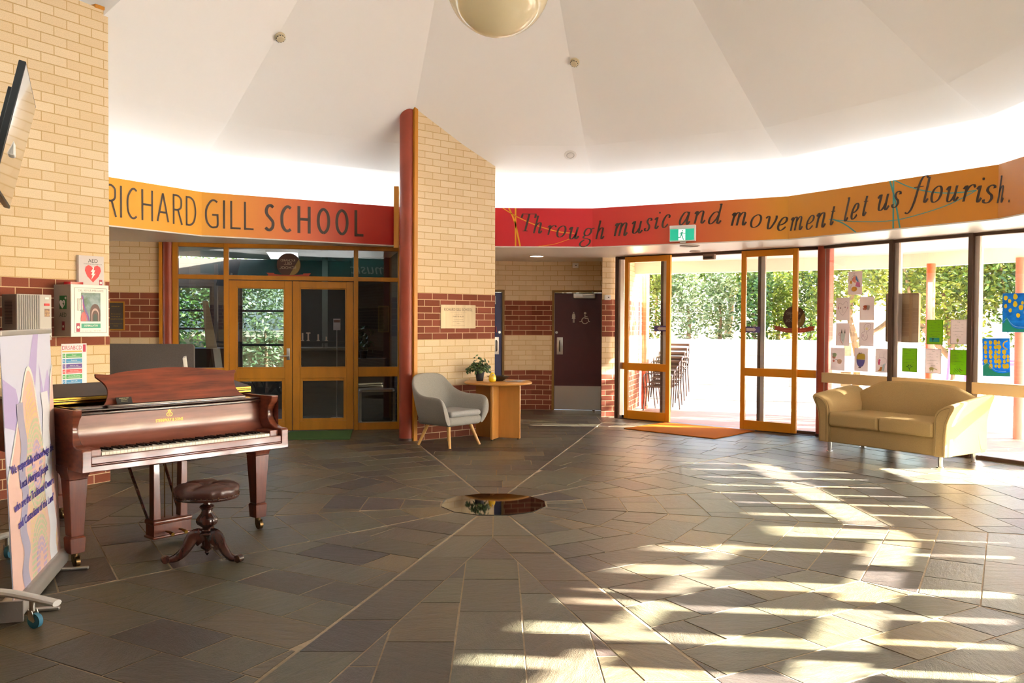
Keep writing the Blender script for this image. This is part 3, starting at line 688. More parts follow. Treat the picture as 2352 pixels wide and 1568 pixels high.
m = MB(); yq = lambda q, l=0: (q.x - .03, .2705, q.y)
for s in (-1, 1): stroke(m, [(s * .004, .896), (s * .017, .902), (s * .020, .914), (s * .012, .922), (s * .007, .930), (s * .012, .940)], yq, .0035, .003)
for x in (-.005, 0, .005): stroke(m, [(x, .898), (x, .935)], yq, .0012, .0012, False)
stroke(m, [(0, .933), (0, .947)], yq, .003, .003, False); m.build('lyre_emblem', GOLD, fb, angle=0)
m = MB(); m.box(-.69, .69, .255, .50, .972, .985); m.box(-.75 + .06, -.47, .245, .285, .985, 1.004); m.build('music_shelf', MAHD, pn, bevel=.003)
m = MB(); m.rbox((.02, .225, .997), (1.02, .035, .024), .006); m.build('desk_ledge', MAHD, pn)
dk = [(-.455, 0), (.56, 0)] + bez([(.56, 0), (.50, .05), (.485, .11), (.50, .175), (.515, .19)], 4) + bez([(.515, .21), (.45, .205), (.40, .212), (.05, .248), (-.30, .232), (-.43, .212)], 5) + [(-.515, .222), (-.515, .20)] + bez([(-.505, .19), (-.465, .15), (-.452, .10), (-.47, .04), (-.50, .0)], 4)
m = MB(); tl = radians(20); m.extr(dk, (.0, .245, .996), (1, 0, 0), (0, sin(tl), cos(tl)), (0, .016 * cos(tl), -.016 * sin(tl))); m.build('music_desk', DESKW, pn, bevel=.003)
lid_o = [p for p in inset_poly(outer, -.012)]
lid = [(-.762, .48)] + [p for p in lid_o if p[1] > .5] + [(.762, .48)]
m = MB(); m.prism(lid, 1.003, 1.025); ld = m.build('lid', MAHD, pn, bevel=.004)
m = MB(); m.M = Matrix.Translation((0, .485, 1.030)) @ Matrix.Rotation(radians(9), 4, 'X'); m.box(-.762, .762, 0, .385, 0, .022); fl2 = m.build('lid_flap', mat('dull lid underside', '#3a2118', .55, noise=.2), pn, bevel=.004)
m = MB(); m.box(-.755, .755, .474, .484, 1.008, 1.018); m.box(-.755, .755, .474, .486, 1.036, 1.047); m.cyl((-.755, .476, 1.028), (.755, .476, 1.028), .006, n=10); m.build('hinge', BRASS, fl2)
for x, y in ((-.674, .27), (.674, .27), (-.12, 1.72)):
    m = MB(); sq = lambda h, z: [(x - h, y - h, z), (x + h, y - h, z), (x + h, y + h, z), (x - h, y + h, z)]
    m.loft([sq(.082, .645), sq(.080, .61), sq(.062, .575), sq(.060, .555)]); m.loft([sq(.059, .555), sq(.0575, .53), sq(.040, .195)])
    m.loft([sq(.040, .195), sq(.049, .183), sq(.049, .178), sq(.044, .088)])
    lg = m.build('leg', MAHV, pn, bevel=.004)
    c = MB(); c.cyl((x, y, .088), (x, y, .05), .022); c.cyl((x - .013, y - .02, .032), (x + .013, y - .02, .032), .032, n=24); c.box(x - .018, x - .014, y - .035, y + .01, .03, .07); c.box(x + .014, x + .018, y - .035, y + .01, .03, .07); c.build('caster', IRON, lg)
lx, ly = .045, .42
m = MB(); m.rbox((lx, ly - .02, .592), (.40, .20, .05), .015); lr = m.build('pedal_lyre', MAHD, pn)
for s in (-1, 1): m = MB(); m.loft([[(lx + s * .105 - .022, ly - .03, .60), (lx + s * .105 + .022, ly - .03, .60), (lx + s * .105 + .022, ly + .03, .60), (lx + s * .105 - .022, ly + .03, .60)], [(lx + s * .10 - .028, ly - .03, .17), (lx + s * .10 + .028, ly - .03, .17), (lx + s * .10 + .028, ly + .03, .17), (lx + s * .10 - .028, ly + .03, .17)]]); m.build('post', MAHV, lr, bevel=.004)
m = MB(); m.rbox((lx, ly, .155), (.30, .13, .035), .014); m.box(lx - .14, lx + .14, ly - .055, ly + .055, .045, .14); m.rbox((lx, ly, .052), (.30, .13, .02), .008); m.build('pedal_box', MAHV, lr, bevel=.003)
for s in (-.05, .05): m = MB(); m.tube([(lx + s, ly - .05, .085), (lx + s, ly - .10, .086), (lx + s, ly - .145, .078)], [.006, .009, .013], n=8); m.build('pedal', BRASS, lr); m = MB(); m.cyl((lx + s * .6, ly, .17), (lx + s * .6, ly, .60), .004, n=8); m.build('rod', IRON, lr)
for s in (-1, 1): m = MB(); m.tube([(lx + s * .12, ly + .06, .16), (lx + s * .14, ly + .40, .655)], .011, n=8); m.build('brace', MAHD, lr)
cd = MB(); cd.M = Matrix.Translation((-.37, .218, 1.010)) @ Matrix.Rotation(radians(-25), 4, 'X'); cd.box(-.052, .052, 0, .003, 0, .045)
card = cd.build('notice_card', mat('black card', '#16130f', .5)); card.parent = None; card.location = PO; card.rotation_euler = (0, 0, PR); tag(card, 'small black notice card with pale lettering leaning at the left foot of the music desk', 'card')
m = MB(); m.M = cd.M
for t, z, h in (('PLEASE DO NOT', .034, .006), ('play the piano', .024, .005), ('without permission', .014, .004)): put_text(m, t, (0, -.0015, z), (1, 0, 0), (0, 0, 1), h)
m.build('lettering', mat('card lettering', '#d9cfa0', .6), card, angle=0)

# ---- piano stool
st = thing('piano_stool', 'round buttoned brown leather stool on a turned wooden column in front of the piano', 'stool', (-1.863, -1.732, 0), radians(-2))
m = MB(); NU = 60; rings = []
prof = [(.0, .492), (.05, .494), (.10, .496), (.15, .494), (.18, .486), (.198, .470), (.204, .450), (.200, .432), (.194, .418), (.19, .412)]
for i, (r, z) in enumerate(prof):
    R_ = []
    for k in range(NU):
        a = 2 * pi * k / NU; tuft = abs(cos(2 * a + .4)) ** 14; dz = -.016 * tuft * (1 if .03 < r < .19 else 0) - (.026 * math.exp(-(r / .03) ** 2))
        fold = (.004 * sin(a * 15) + .002 * sin(a * 23 + 1)) * (1 if i >= 5 else 0); rr = max(.001, r + fold); R_.append((rr * cos(a), rr * sin(a), z + dz))
    rings.append(R_)
m.loft(rings[::-1]); m.build('seat_cushion', mat('brown leather', '#4a2920', .38, noise=.25, nscale=12, bump=.25, bscale=40, spec=.6), st, angle=70)
m = MB(); m.lathe([(.165, .395), (.20, .40), (.204, .408), (.204, .414), (.198, .42)], n=48); sr = m.build('seat_ring', MAHD, st)
m = MB()
for k in range(36): a = 2 * pi * k / 36; m.ell((.2035 * cos(a), .2035 * sin(a), .424), (.004, .004, .004), 8, 5)
m.build('stud', IRON, sr)
DKW = wood('dark stool wood', '#4b271b', '#2b130d', .25, .4, (3, 3, 1), 6)
m = MB(); pf = [(.0, .40), (.06, .395), (.062, .388), (.035, .375), (.022, .365), (.024, .355), (.045, .345), (.048, .335), (.040, .325)]
m.lathe(pf[::-1] , n=40); rings = []
for z, r, fl_ in [(.325, .036, 0), (.31, .034, .1), (.295, .040, .3), (.275, .056, .6), (.258, .067, 1), (.242, .068, 1), (.226, .060, .8), (.212, .042, .4), (.204, .030, 0), (.197, .028, 0), (.193, .040, 0), (.186, .042, 0), (.180, .036, 0), (.176, .050, 0), (.170, .056, 0), (.162, .057, 0), (.156, .044, 0), (.150, .035, 0), (.085, .033, 0), (.078, .042, 0), (.070, .040, 0), (.060, .026, 0), (.052, .016, 0), (.045, .012, 0), (.038, .016, 0), (.03, .010, 0), (.018, .002, 0)]:
    rings.append([((r + .005 * fl_ * abs(cos(6 * a)) - .003 * fl_) * cos(a), (r + .005 * fl_ * abs(cos(6 * a)) - .003 * fl_) * sin(a), z) for a in [2 * pi * q / 72 for q in range(72)]])
m.loft(rings[::-1]); m.build('turned_column', DKW, st, angle=50)
for ang in (214, 338, 92):
    m = MB(); m.M = Matrix.Rotation(radians(ang), 4, 'Z'); cl = smooth_pts([(.025, .125), (.055, .152), (.085, .150), (.105, .125), (.125, .092), (.155, .055), (.195, .028), (.235, .022), (.262, .032)], 6)
    R_ = []
    for i, c in enumerate(cl):
        d_ = (cl[min(i + 1, len(cl) - 1)] - cl[max(i - 1, 0)]).normalized(); nn = Vector((-d_.y, d_.x)); t = i / (len(cl) - 1)
        hw = .040 * (1 - t) ** .8 + .014 if t < .85 else .020; wd = .024 - .006 * t
        if t > .93: hw = .022
        R_.append([(c.x + nn.x * hw * ca, wd * sa, max(.003, c.y + nn.y * hw * ca)) for ca, sa in [(cos(q * pi / 6), sin(q * pi / 6)) for q in range(12)]])
    m.loft(R_); lg = m.build('leg', DKW, st, angle=50)
    q = MB(); q.M = m.M; q.cyl((.262, -.020, .026), (.262, .020, .026), .024, n=16); q.build('scroll_foot', DKW, lg)

# ================================================================= LEFT WALL ITEMS
def wl(t, d, z): return (LW[0] - .5 * t + .866 * d, LW[1] - .866 * t - .5 * d, z)      # t back along the wall from its free end, d out from it
WLM = lambda t: frame_at((*wl(t, 0, 0)[:2],), 60)       # local x towards the free end, local -y out of the wall
def wall_thing(name, label, cat, t, z0):
    p = wl(t, 0.0, z0); return thing(name, label, cat, p, radians(60))
GRY = mat('grey enamel', '#b9b3ad', .45); GRYD = mat('side grey enamel', '#a09689', .5); BLKP = mat('black plastic', '#191715', .4); GREEN = mat('safety green', '#1f6e34', .5); REDP = mat('bright red', '#d3222c', .45); CRIM = mat('crimson label', '#b1304a', .5)
# defibrillator cabinet (0.38 wide, 0.25 deep)
cb = wall_thing('defibrillator_cabinet', 'white-fronted metal wall cabinet with window, DEFIBRILLATOR strip and AED side', 'cabinet', .57, 1.40); W2, DP, HH = .375, .25, .465
m = MB(); m.box(0, W2, -DP + .012, 0, 0, HH); m.build('body', mat('cabinet beige-grey', '#a8988a', .5), cb, bevel=.004)
m = MB(); m.box(-.002, W2 + .002, -DP, -DP + .012, -.002, HH + .002); dr = m.build('door', WHT, cb, bevel=.003)
yf = -DP - .001
m = MB()
for q in ((.03, W2 - .02, .435, .438), (.03, W2 - .02, .033, .036), (.03, .033, .033, .438), (W2 - .023, W2 - .02, .033, .438)): m.box(q[0], q[1], yf - .0005, yf, q[2], q[3])
put_text(m, 'CALL 000 FOR AMBULANCE', (.195, yf, .405), (1, 0, 0), (0, 0, 1), .019, .255); put_text(m, 'www.stjohn.org.au 1300 360 455', (.195, yf, .045), (1, 0, 0), (0, 0, 1), .009, .20)
m.build('door_lettering', mat('grey ink', '#6f6c6a', .6), dr, angle=0)
wn = MB(); wn.box(.098, .29, -DP - .0025, -DP - .0005, .135, .395); ww = wn.build('door_window', mat('window gloss', '#8fa4ae', .35, spec=.3, c2='#4f6f58', nscale=14), dr)
m = MB()
def arch(mb, x, w_, h0, h1, z0, y): mb.flat([(x - w_, z0), (x + w_, z0), (x + w_, h0)] + [(x + w_ * cos(a), h0 + (h1 - h0) * sin(a)) for a in [pi * k / 10 for k in range(1, 10)]] + [(x - w_, h0)], (0, y, 0), (1, 0, 0), (0, 0, 1))
m.mi = 0; arch(m, .235, .052, .215, .295, .138, -DP - .0030); m.mi = 1; arch(m, .235, .038, .20, .255, .138, -DP - .0036); m.mi = 0; arch(m, .235, .031, .19, .235, .138, -DP - .0042); m.mi = 2; arch(m, .235, .020, .17, .205, .138, -DP - .0048)
m.mi = 3; stroke(m, [(.108, .37), (.118, .30), (.135, .245), (.160, .19), (.172, .14)], lambda q, l=0: (q.x, -DP - .0031, q.y), .014, .01); m.mi = 4; stroke(m, [(.102, .36), (.110, .29), (.125, .23), (.15, .18), (.16, .14)], lambda q, l=0: (q.x, -DP - .0036, q.y), .008, .006); m.mi = 5; arch(m, .118, .028, .16, .222, .138, -DP - .003)
m.build('contents', [mat('dark arch', '#5d4440', .5), mat('arch pink', '#b99a93', .5), mat('arch dark green', '#3a4a44', .5), mat('violet ribbon', '#6a4c9a', .5), mat('rose ribbon', '#c2486a', .5), mat('coral', '#c96a6a', .5)], ww, angle=0)
m = MB(); m.box(.098, .29, yf - .001, yf, .075, .117); q = m.build('green_strip', mat('sea green', '#35a183', .5), dr)
m = MB(); put_text(m, 'DEFIBRILLATOR', (.194, yf - .002, .090), (1, 0, 0), (0, 0, 1), .016, .135); m.build('lettering', WHT, q, angle=0)
m = MB(); m.box(.048, .083, yf - .001, yf, .042, .12); q = m.build('maker_label', CRIM, dr); m = MB()
m.flat([(.0655 + .013 * cos(a * pi / 8), .083 + .013 * sin(a * pi / 8)) for a in range(16)], (0, yf - .002, 0), (1, 0, 0), (0, 0, 1)); m.build('label_ring', WHT, q, angle=0)
m = MB(); m.tube([(.09, -DP, .235), (.09, -DP - .02, .24), (.09, -DP - .02, .335), (.09, -DP, .34)], .004, n=8); m.tube([(.065, -DP - .002, .235), (.065, -DP - .008, .235), (.065, -DP - .008, .34), (.065, -DP - .002, .34)], .003, n=8); m.build('handle', STEEL, dr)
m = MB(); m.rbox((.12, -.11, HH + .012), (.16, .09, .03), .03); m.build('alarm_beacon', mat('red beacon', '#b31c2a', .25), cb)
xs = -.0025                                              # side face towards the hall: local -x
sd = lambda a, z: (xs, -DP + .012 + a, z)
m = MB(); m.box(-.0015, 0, -.185, -.085, .245, .365); q = m.build('side_sign', GREEN, cb); m = MB(); o, u, v = (xs, -.135, .295), (0, -1, 0), (0, 0, 1)
heart = [(.0, -.045), (.028, -.018), (.040, .008), (.036, .025), (.022, .033), (.008, .028), (0, .018), (-.008, .028), (-.022, .033), (-.036, .025), (-.040, .008), (-.028, -.018)]
m.flat([(a - .008, b) for a, b in heart], o, u, v)
m.flat([(.025, .045), (.033, .045), (.033, .037), (.041, .037), (.041, .045), (.049, .045), (.049, .053), (.041, .053), (.041, .061), (.033, .061), (.033, .053), (.025, .053)], o, u, v); m.build('heart', WHT, q, angle=0)
m = MB(); m.flat([(.008, .028), (-.014, -.004), (-.002, -.004), (-.006, -.035), (.014, .002), (.002, .002)], (xs - .001, -.143, .295), u, v); m.build('bolt', GREEN, q, angle=0)
m = MB(); put_text(m, 'AED', (xs, -.135, .175), (0, -1, 0), (0, 0, 1), .038, .10); m.build('side_lettering', mat('dark green ink', '#1c4a2a', .5), cb, angle=0)
m = MB(); m.box(-.0015, 0, -.155, -.12, .055, .135); q = m.build('side_label', mat('dark red label', '#8c2430', .5), cb); m = MB(); m.flat([(.012 * cos(a * pi / 8), .012 * sin(a * pi / 8)) for a in range(16)], (xs, -.1375, .09), u, v); m.build('label_ring', GREYW, q, angle=0)
# flag sign
sg = wall_thing('defibrillator_sign', 'white AED sign with a red heart and lightning bolt above the wall cabinet', 'sign', .345, 1.862)
m = MB(); m.box(0, .262, -.035, 0, 0, .285); m.build('panel', mat('sign grey', '#cfc6c6', .5), sg, bevel=.002)
m = MB(); m.flat([(a * 2.1, b * 2.05) for a, b in heart], (.145, -.036, .13), (1, 0, 0), (0, 0, 1)); hh = m.build('heart', REDP, sg, angle=0)
m = MB(); m.flat([(.014, .055), (-.024, .0), (-.006, .002), (-.018, -.03), (-.006, -.028), (-.018, -.072), (.026, -.014), (.008, -.016), (.022, .018), (.006, .016)], (.145, -.037, .135), (1, 0, 0), (0, 0, 1)); m.build('bolt', WHT, hh, angle=0)
m = MB(); put_text(m, 'AED', (.145, -.036, .222), (1, 0, 0), (0, 0, 1), .034, .10); put_text(m, 'AUTOMATED EXTERNAL DEFIBRILLATOR', (.145, -.036, .204), (1, 0, 0), (0, 0, 1), .007, .19); m.build('lettering', BLKP, sg, angle=0)
m = MB(); m.box(.21, .242, -.0365, -.035, .015, .065); q = m.build('maker_label', CRIM, sg); m = MB(); m.flat([(.226 + .012 * cos(a * pi / 8), .036 + .012 * sin(a * pi / 8)) for a in range(16)], (0, -.0372, 0), (1, 0, 0), (0, 0, 1)); m.build('label_ring', WHT, q, angle=0)
# electronics box
eb = wall_thing('alarm_panel', 'grey ribbed electronics box on the brick wall left of the white cabinet', 'wall unit', 1.045, 1.375)
m = MB(); m.box(0, .305, -.205, 0, 0, .39); bd = m.build('body', mat('unit side brown-grey', '#6f645c', .5), eb, bevel=.004)
m = MB(); m.box(-.002, .307, -.222, -.205, -.002, .392); fr = m.build('front_cover', GRY, eb, bevel=.003)
m = MB()
for k in range(10): m.box(.012 + k * .0195, .022 + k * .0195, -.2275, -.221, .004, .385)
m.build('rib', mat('rib grey', '#8f8985', .5), fr)
m = MB(); m.rbox((.263, -.2235, .305), (.05, .004, .02), .002); q = m.build('badge', REDP, fr); m = MB(); m.box(.245, .282, -.224, -.222, .352, .368); m.build('tag', WHT, fr)
m = MB(); m.box(.243, .288, -.224, -.222, .20, .268); m.build('picture_sticker', mat('sticker', '#c9a06a', .5, c2='#6a4a4a', nscale=40), fr)
m = MB(); m.rbox((.262, -.225, .06), (.085, .008, .075), .003); kp = m.build('keypad', WHT, fr)
m = MB(); m.box(.238, .278, -.2305, -.228, .045, .085); m.build('display', mat('lcd grey', '#7c857c', .3), kp)
m = MB()
for k in range(4): m.box(.232 + k * .017, .243 + k * .017, -.2305, -.228, .030, .035)
m.build('button', BLKP, kp)
m = MB()
for k in range(16): m.box(-.0025, 0, -.15, -.045, .14 + k * .0125, .147 + k * .0125)
m.build('side_grille', BLKP, bd)
# poster
ps = wall_thing('first_aid_poster', 'white DRSABCD first-aid poster with coloured rows taped to the brick wall', 'poster', .50, .90)
m = MB(); m.box(0, .253, -.0025, -.0005, 0, .43); m.build('sheet', mat('poster paper', '#efeaf0', .6), ps)
rows = [('D', 'Danger', '#57b06a'), ('R', 'Response', '#4a9bd0'), ('S', 'Send for help', '#6a4ca0'), ('A', 'Open Airway', '#e05a60'), ('B', 'Normal Breathing', '#57b06a'), ('C', 'Start CPR', '#4a9bd0'), ('D', 'Attach Defibrillator', '#6a4ca0')]
m = MB(); put_text(m, 'DRSABCD', (.105, -.0032, .375), (1, 0, 0), (0, 0, 1), .036, .195); m.box(.215, .243, -.0033, -.0028, .352, .42); m.build('heading', mat('poster crimson', '#c8345c', .6), ps, angle=0)
m = MB(); m.box(.008, .205, -.0033, -.0028, .352, .364); m.build('gold_bar', mat('gold bar', '#e0b860', .6), ps)
for i, (a, b, c) in enumerate(rows):
    z = .30 - i * .048; m = MB(); cm = mat('poster ' + c, c, .6); m.box(.045, .205, -.0033, -.0028, z, z + .039); m.box(.010, .038, -.0033, -.0028, z, z + .039); rw = m.build('row', cm, ps)
    m = MB(); put_text(m, b, (.125, -.0038, z + .020), (1, 0, 0), (0, 0, 1), .011); put_text(m, a, (.024, -.0038, z + .010), (1, 0, 0), (0, 0, 1), .02); m.box(.055, .195, -.0036, -.0034, z + .012, z + .0135); m.box(.065, .185, -.0036, -.0034, z + .006, z + .0075); m.build('row_lettering', WHT, rw, angle=0)

# ---- framed plaque, partition, leaning board behind the piano
pq = thing('framed_plaque', 'small dark plaque with gold writing and a brass frame on the far brick wall', 'plaque', (*gp(-2.52, 0), 1.42), radians(12))
m = MB(); m.box(0, .27, -.012, 0, 0, .36); m.build('panel', mat('slate plaque', '#4d4640', .5), pq)
m = MB()
for q in ((-.012, .282, -.012, .004), (-.012, .282, .356, .372), (-.012, .004, .004, .356), (.266, .282, .004, .356)): m.box(q[0], q[1], -.02, 0, q[2], q[3])
m.build('frame', mat('brass frame', '#c48a2e', .4, .3), pq)
m = MB()
for t, z in (('OPENED BY', .30), ('for the school', .20), ('on the day of', .165), ('THE FOURTH OF MAY', .13), ('in the presence of', .07), ('friends', .04)): put_text(m, t, (.17, -.0135, z), (1, 0, 0), (0, 0, 1), .014)
m.build('lettering', GOLD, pq, angle=0)
pt = thing('partition_panel', 'grey felt partition screen standing behind the piano', 'partition', (-4.9, 4.0, 0), 0)
m = MB(); m.extr([(-1.0, .06), (.985, .06), (1.0, .08)] + [(.96 + .04 * cos(a), 1.20 + .04 * sin(a)) for a in [pi / 2 * k / 5 for k in range(6)]] + [(-1.0, 1.24)], (0, -.02, 0), (1, 0, 0), (0, 0, 1), (0, .045, 0)); m.build('panel', mat('grey felt', '#77716f', .95, noise=.15, nscale=90, bump=.2, bscale=200), pt)
m = MB()
for x in (-.8, .8): m.box(x - .03, x + .03, -.25, .25, 0, .025); m.box(x - .02, x + .02, -.01, .01, .025, .07)
m.build('foot', GRYD, pt)
wb = thing('leaning_board', 'white folding signboard standing behind the piano, only its top edge showing', 'signboard', (-3.55, 3.0, 0), radians(18.5))
m = MB(); pass
m.extr([(0, 0), (.035, 0), (-.10, 1.12), (-.135, 1.11)], (0, -.25, 0), (1, 0, 0), (0, 0, 1), (0, .5, 0)); m.build('board', WHT, wb, bevel=.004)
m = MB(); m.extr([(-.30, 0), (-.27, 0), (-.10, 1.05), (-.13, 1.06)], (0, -.22, 0), (1, 0, 0), (0, 0, 1), (0, .44, 0)); m.build('back_leg', GRYD, wb)

# ---- pull-up banner stand
bn = thing('pull_up_banner', 'tall pastel pull-up banner with purple writing beside the piano keyboard', 'banner', (-2.60, -2.44, 0), radians(104.6))   # local x along, -y to the hall
m = MB(); m.rbox((0, 0, .062), (1.12, .12, .095), .03); m.box(-.565, -.55, -.062, .062, .012, .112); m.build('base', mat('silver base', '#c4bfb9', .35, .6), bn)
m = MB(); m.box(-.580, -.563, -.064, .064, .008, .114); m.cyl((-.581, -.03, .075), (-.582, -.03, .075), .006, n=10); m.cyl((-.581, .03, .05), (-.582, .03, .05), .006, n=10); m.build('end_cap', mat('grey plastic', '#8d8884', .5), bn, bevel=.003)
for x in (-.40, .40): m = MB(); m.rbox((x, -.03, .012), (.035, .34, .018), .006); m.build('foot', STEEL, bn)
lean = .055
def bpt(x, z, off=0): return (x, lean * (z - .1) / 1.4 - .012 - off, z)
X0, X1 = -.54, .54; ZB, ZT = .105, 1.47
m = MB(); m.add([bpt(X0, ZB), bpt(X1, ZB), bpt(X1, ZT), bpt(X0, ZT)] + [(p[0], p[1] + .004, p[2]) for p in (bpt(X0, ZB), bpt(X1, ZB), bpt(X1, ZT), bpt(X0, ZT))], [(0, 1, 2, 3), (7, 6, 5, 4), (0, 4, 5, 1), (1, 5, 6, 2), (2, 6, 7, 3), (3, 7, 4, 0)]); gr = m.build('printed_sheet', mat('banner lilac', '#d0d2e8', .5), bn, angle=0)
def bshape(poly, lay, name, m_, hole=None):
    b = MB(); q = []
    for x, z in poly: q.append(bpt(max(X0, min(X1, x)), max(ZB, min(ZT, z)), .001 * lay))
    b.add(q, [tuple(range(len(q)))]); return b.build(name, m_, gr, angle=0)
PKB, CRM, LIL = mat('banner peach', '#e6bfb2', .5), mat('banner cream', '#ead9b0', .5), mat('banner violet', '#b9abd9', .5)
bshape([(-.54, 1.25), (-.30, 1.18), (-.18, .98), (-.10, 1.1), (.0, 1.3), (.12, 1.47), (.24, 1.47), (.12, 1.18), (.02, .92), (-.16, .80), (-.34, .96), (-.54, 1.0)], 1, 'violet_swirl', LIL)
bshape([(.22, 1.30), (.30, 1.12), (.42, 1.25), (.54, 1.1), (.54, .9), (.40, .98), (.26, .9)], 1, 'violet_swirl', LIL)
land = [(-.54, .105), (-.54, .72)] + bez([(-.54, .72), (-.40, .88), (-.22, 1.10), (-.07, 1.27), (.05, 1.22), (.15, .98), (.23, .80), (.31, .78), (.40, .95), (.48, 1.18), (.54, 1.26)], 5) + [(.54, .105)]
bshape(land, 2, 'peach_field', PKB)
dots = MB()
lp = smooth_pts([(x, z, 0) for x, z in land[2:-1]], 6)
for i, p in enumerate(lp):
    if i % 2 == 0: c = bpt(p.x, p.y, .0032); dots.add([(c[0] + .013 * cos(a * pi / 5), c[1], c[2] + .013 * sin(a * pi / 5)) for a in range(10)], [tuple(range(10))])
dots.build('white_dots', WHT, gr, angle=0)
CC = [mat('banner dot cream', '#e9cf92', .5), mat('banner dot green', '#b9d0a4', .5), mat('banner dot lilac', '#b8a9d8', .5)]
for ci, (cz, names) in enumerate(((.72, 'upper_dots'), (.16, 'lower_dots'))):
    dm = MB()
    for j in range(1, 15):
        r = .035 + j * .030; nn = int(6 + j * 6); dm.mi = 2 if j < 4 else (1 if j < 8 else 0)
        for k in range(nn):
            a = 2 * pi * k / nn; x, z = .06 + r * cos(a) * .85, cz + r * sin(a) * 1.05
            lim = 1.27 - abs(x + .03) * 1.9 if x < .2 else .76
            if X0 + .01 < x < X1 - .01 and ZB + .02 < z < min(lim, ZT) and not (.21 < x < .42 and z < 1.12) and not (-.33 < x < -.15 and z < 1.10) and abs(z - .44) < .9 and ((cz > .5) == (z > .44)):
                c = bpt(x, z, .0032); dm.add([(c[0] + .010 * cos(q * pi / 4), c[1], c[2] + .013 * sin(q * pi / 4)) for q in range(8)], [tuple(range(8))])
    dm.build(names, CC, gr, angle=0)
def band_shape(pts, w0, lay, name, m_):
    P = smooth_pts(pts, 6); b = MB(); L = []; R_ = []
    for i, p in enumerate(P):
        L.append(bpt(max(X0, p.x - w0), max(ZB, p.y), .001 * lay)); R_.append(bpt(min(X1, p.x + w0), max(ZB, p.y), .001 * lay))
    n = len(P); b.add(L + R_, [(i, n + i, n + i + 1, i + 1) for i in range(n - 1)]); return b.build(name, m_, gr, angle=0)
band_shape([(-.25, 1.10), (-.24, 1.0), (-.20, .86), (-.27, .72), (-.22, .62), (-.24, .55), (-.30, .42), (-.24, .30), (-.30, .20), (-.26, .1)], .065, 4, 'grey_band', mat('banner grey violet', '#aba6bd', .5))
band_shape([(.30, 1.12), (.33, 1.0), (.30, .86), (.34, .74), (.29, .55), (.33, .42), (.37, .30), (.33, .2), (.36, .1)], .085, 4, 'white_band', mat('banner white', '#dcdce4', .5))
m = MB()
for t, x, z, wd in (("'We respectfully acknowledge the", -.02, .745, .95), ('Local Aboriginal people', -.01, .645, .62), ('who are the Traditional Owners', -.02, .545, .88), ("and Custodians of this Land'", .0, .445, .80)):
    for dx, dz in ((-.0018, 0), (.0018, 0), (0, .0016)): p = bpt(x + dx, z + dz, .006 + dx * .2); put_text(m, t, p, (1, 0, 0), (0, lean / 1.4, 1), .046, wd)
m.build('lettering', mat('violet ink', '#4a3f9a', .5), gr, angle=0)
m = MB(); p = bpt(0, 1.485); m.rbox((0, p[1], 1.482), (1.10, .022, .03), .008); m.build('top_rail', mat('silver rail', '#cbc7c2', .35, .5), bn)
m = MB(); m.cyl((0, .03, .1), (0, lean + .02, 1.47), .010, n=10); m.build('support_pole', STEEL, bn)

# ---- screen on a mobile trolley
tv = thing('mobile_screen', 'black flat screen tilted downwards on a white trolley stand, top-left of the picture', 'screen', (-2.71, -2.25, 0), radians(115))       # local x along the top edge away from the camera, -y faces the hall
tilt = radians(13); m = MB(); m.M = Matrix.Translation((.0, 0, 2.92)) @ Matrix.Rotation(tilt, 4, 'X')
m.box(-.56, .56, .0, .035, -.68, 0); m.box(-.40, .40, .035, .07, -.60, -.12); bz = m.build('display', BLKP, tv, bevel=.004)
s = MB(); s.M = m.M; s.box(-.548, .548, -.0015, .0005, -.665, -.012); s.build('screen', mat('dark gloss glass', '#0c0c0d', .03, spec=1.0, coat=1.0), bz)
WTR = mat('trolley white', '#dcdad4', .4)
m = MB(); m.box(-.18, -.10, .38, .45, .10, 2.75); m.box(-.20, -.08, .08, .40, 2.48, 2.56); m.build('upright', WTR, tv, bevel=.006)
#, (.22, -.36), (.24, -.30), (.0, .16), (-.24, -.30), (-.22, -.36)], 5)[:-1], (0, 0, 1.0), (1, 0, 0), (0, 1, 0), (0, 0, .03)) if False else None
def tleg(pts):
    m = MB(); P = smooth_pts([Vector(p) for p in pts], 5); R_ = []
    for i, p in enumerate(P):
        t = i / (len(P) - 1); wd, hg = .038 - .008 * t, .026 - .010 * t; d_ = P[min(i + 1, len(P) - 1)] - P[max(0, i - 1)]; d_.z = 0; d_.normalize(); nn = Vector((-d_.y, d_.x, 0))
        R_.append([p + nn * wd * ca + _Z * hg * sa for ca, sa in [(cos(q * pi / 5), sin(q * pi / 5)) for q in range(10)]])
    m.loft(R_); return m
inv = (Matrix.Translation((-2.71, -2.25, 0)) @ Matrix.Rotation(radians(115), 4, 'Z')).inverted()
def castor(m, x, y):
    m.cyl((x, y, .10), (x, y, .075), .016, n=14)
for a, b, cp in (((-2.72, -2.93), (-2.16, -3.10), (-2.31, -3.05)), ((-3.15, -2.1), (-3.15, -1.62), (-3.15, -1.75))):
    pa = inv @ Vector((*a, .155)); pb = inv @ Vector((*b, .140)); pm = (pa + pb) / 2; pm.z = .163
    base = inv @ Vector((-2.92, -2.45, .15)); lg = tleg([base, pa, pm, pb]).build('base_leg', WTR, tv)
    c = inv @ Vector((*cp, 0)); d = (pb - pa); d.z = 0; d.normalize(); nn = Vector((-d.y, d.x, 0))
    m = MB(); m.cyl((c.x, c.y, .145), (c.x, c.y, .085), .014, n=14)
    for s in (-1, 1): q = c + nn * .017 * s; m.extr([(-.012, .09), (.012, .09), (.03, .04), (.02, .03), (-.01, .045)], q, d, (0, 0, 1), nn * .003)
    cf = m.build('castor', STEEL, lg); wc = c + d * .018
    m = MB(); m.cyl(wc - nn * .013 + _Z * .038, wc + nn * .013 + _Z * .038, .0375, n=28); m.build('tyre', mat('blue rubber', '#3d7f9c', .5), cf)
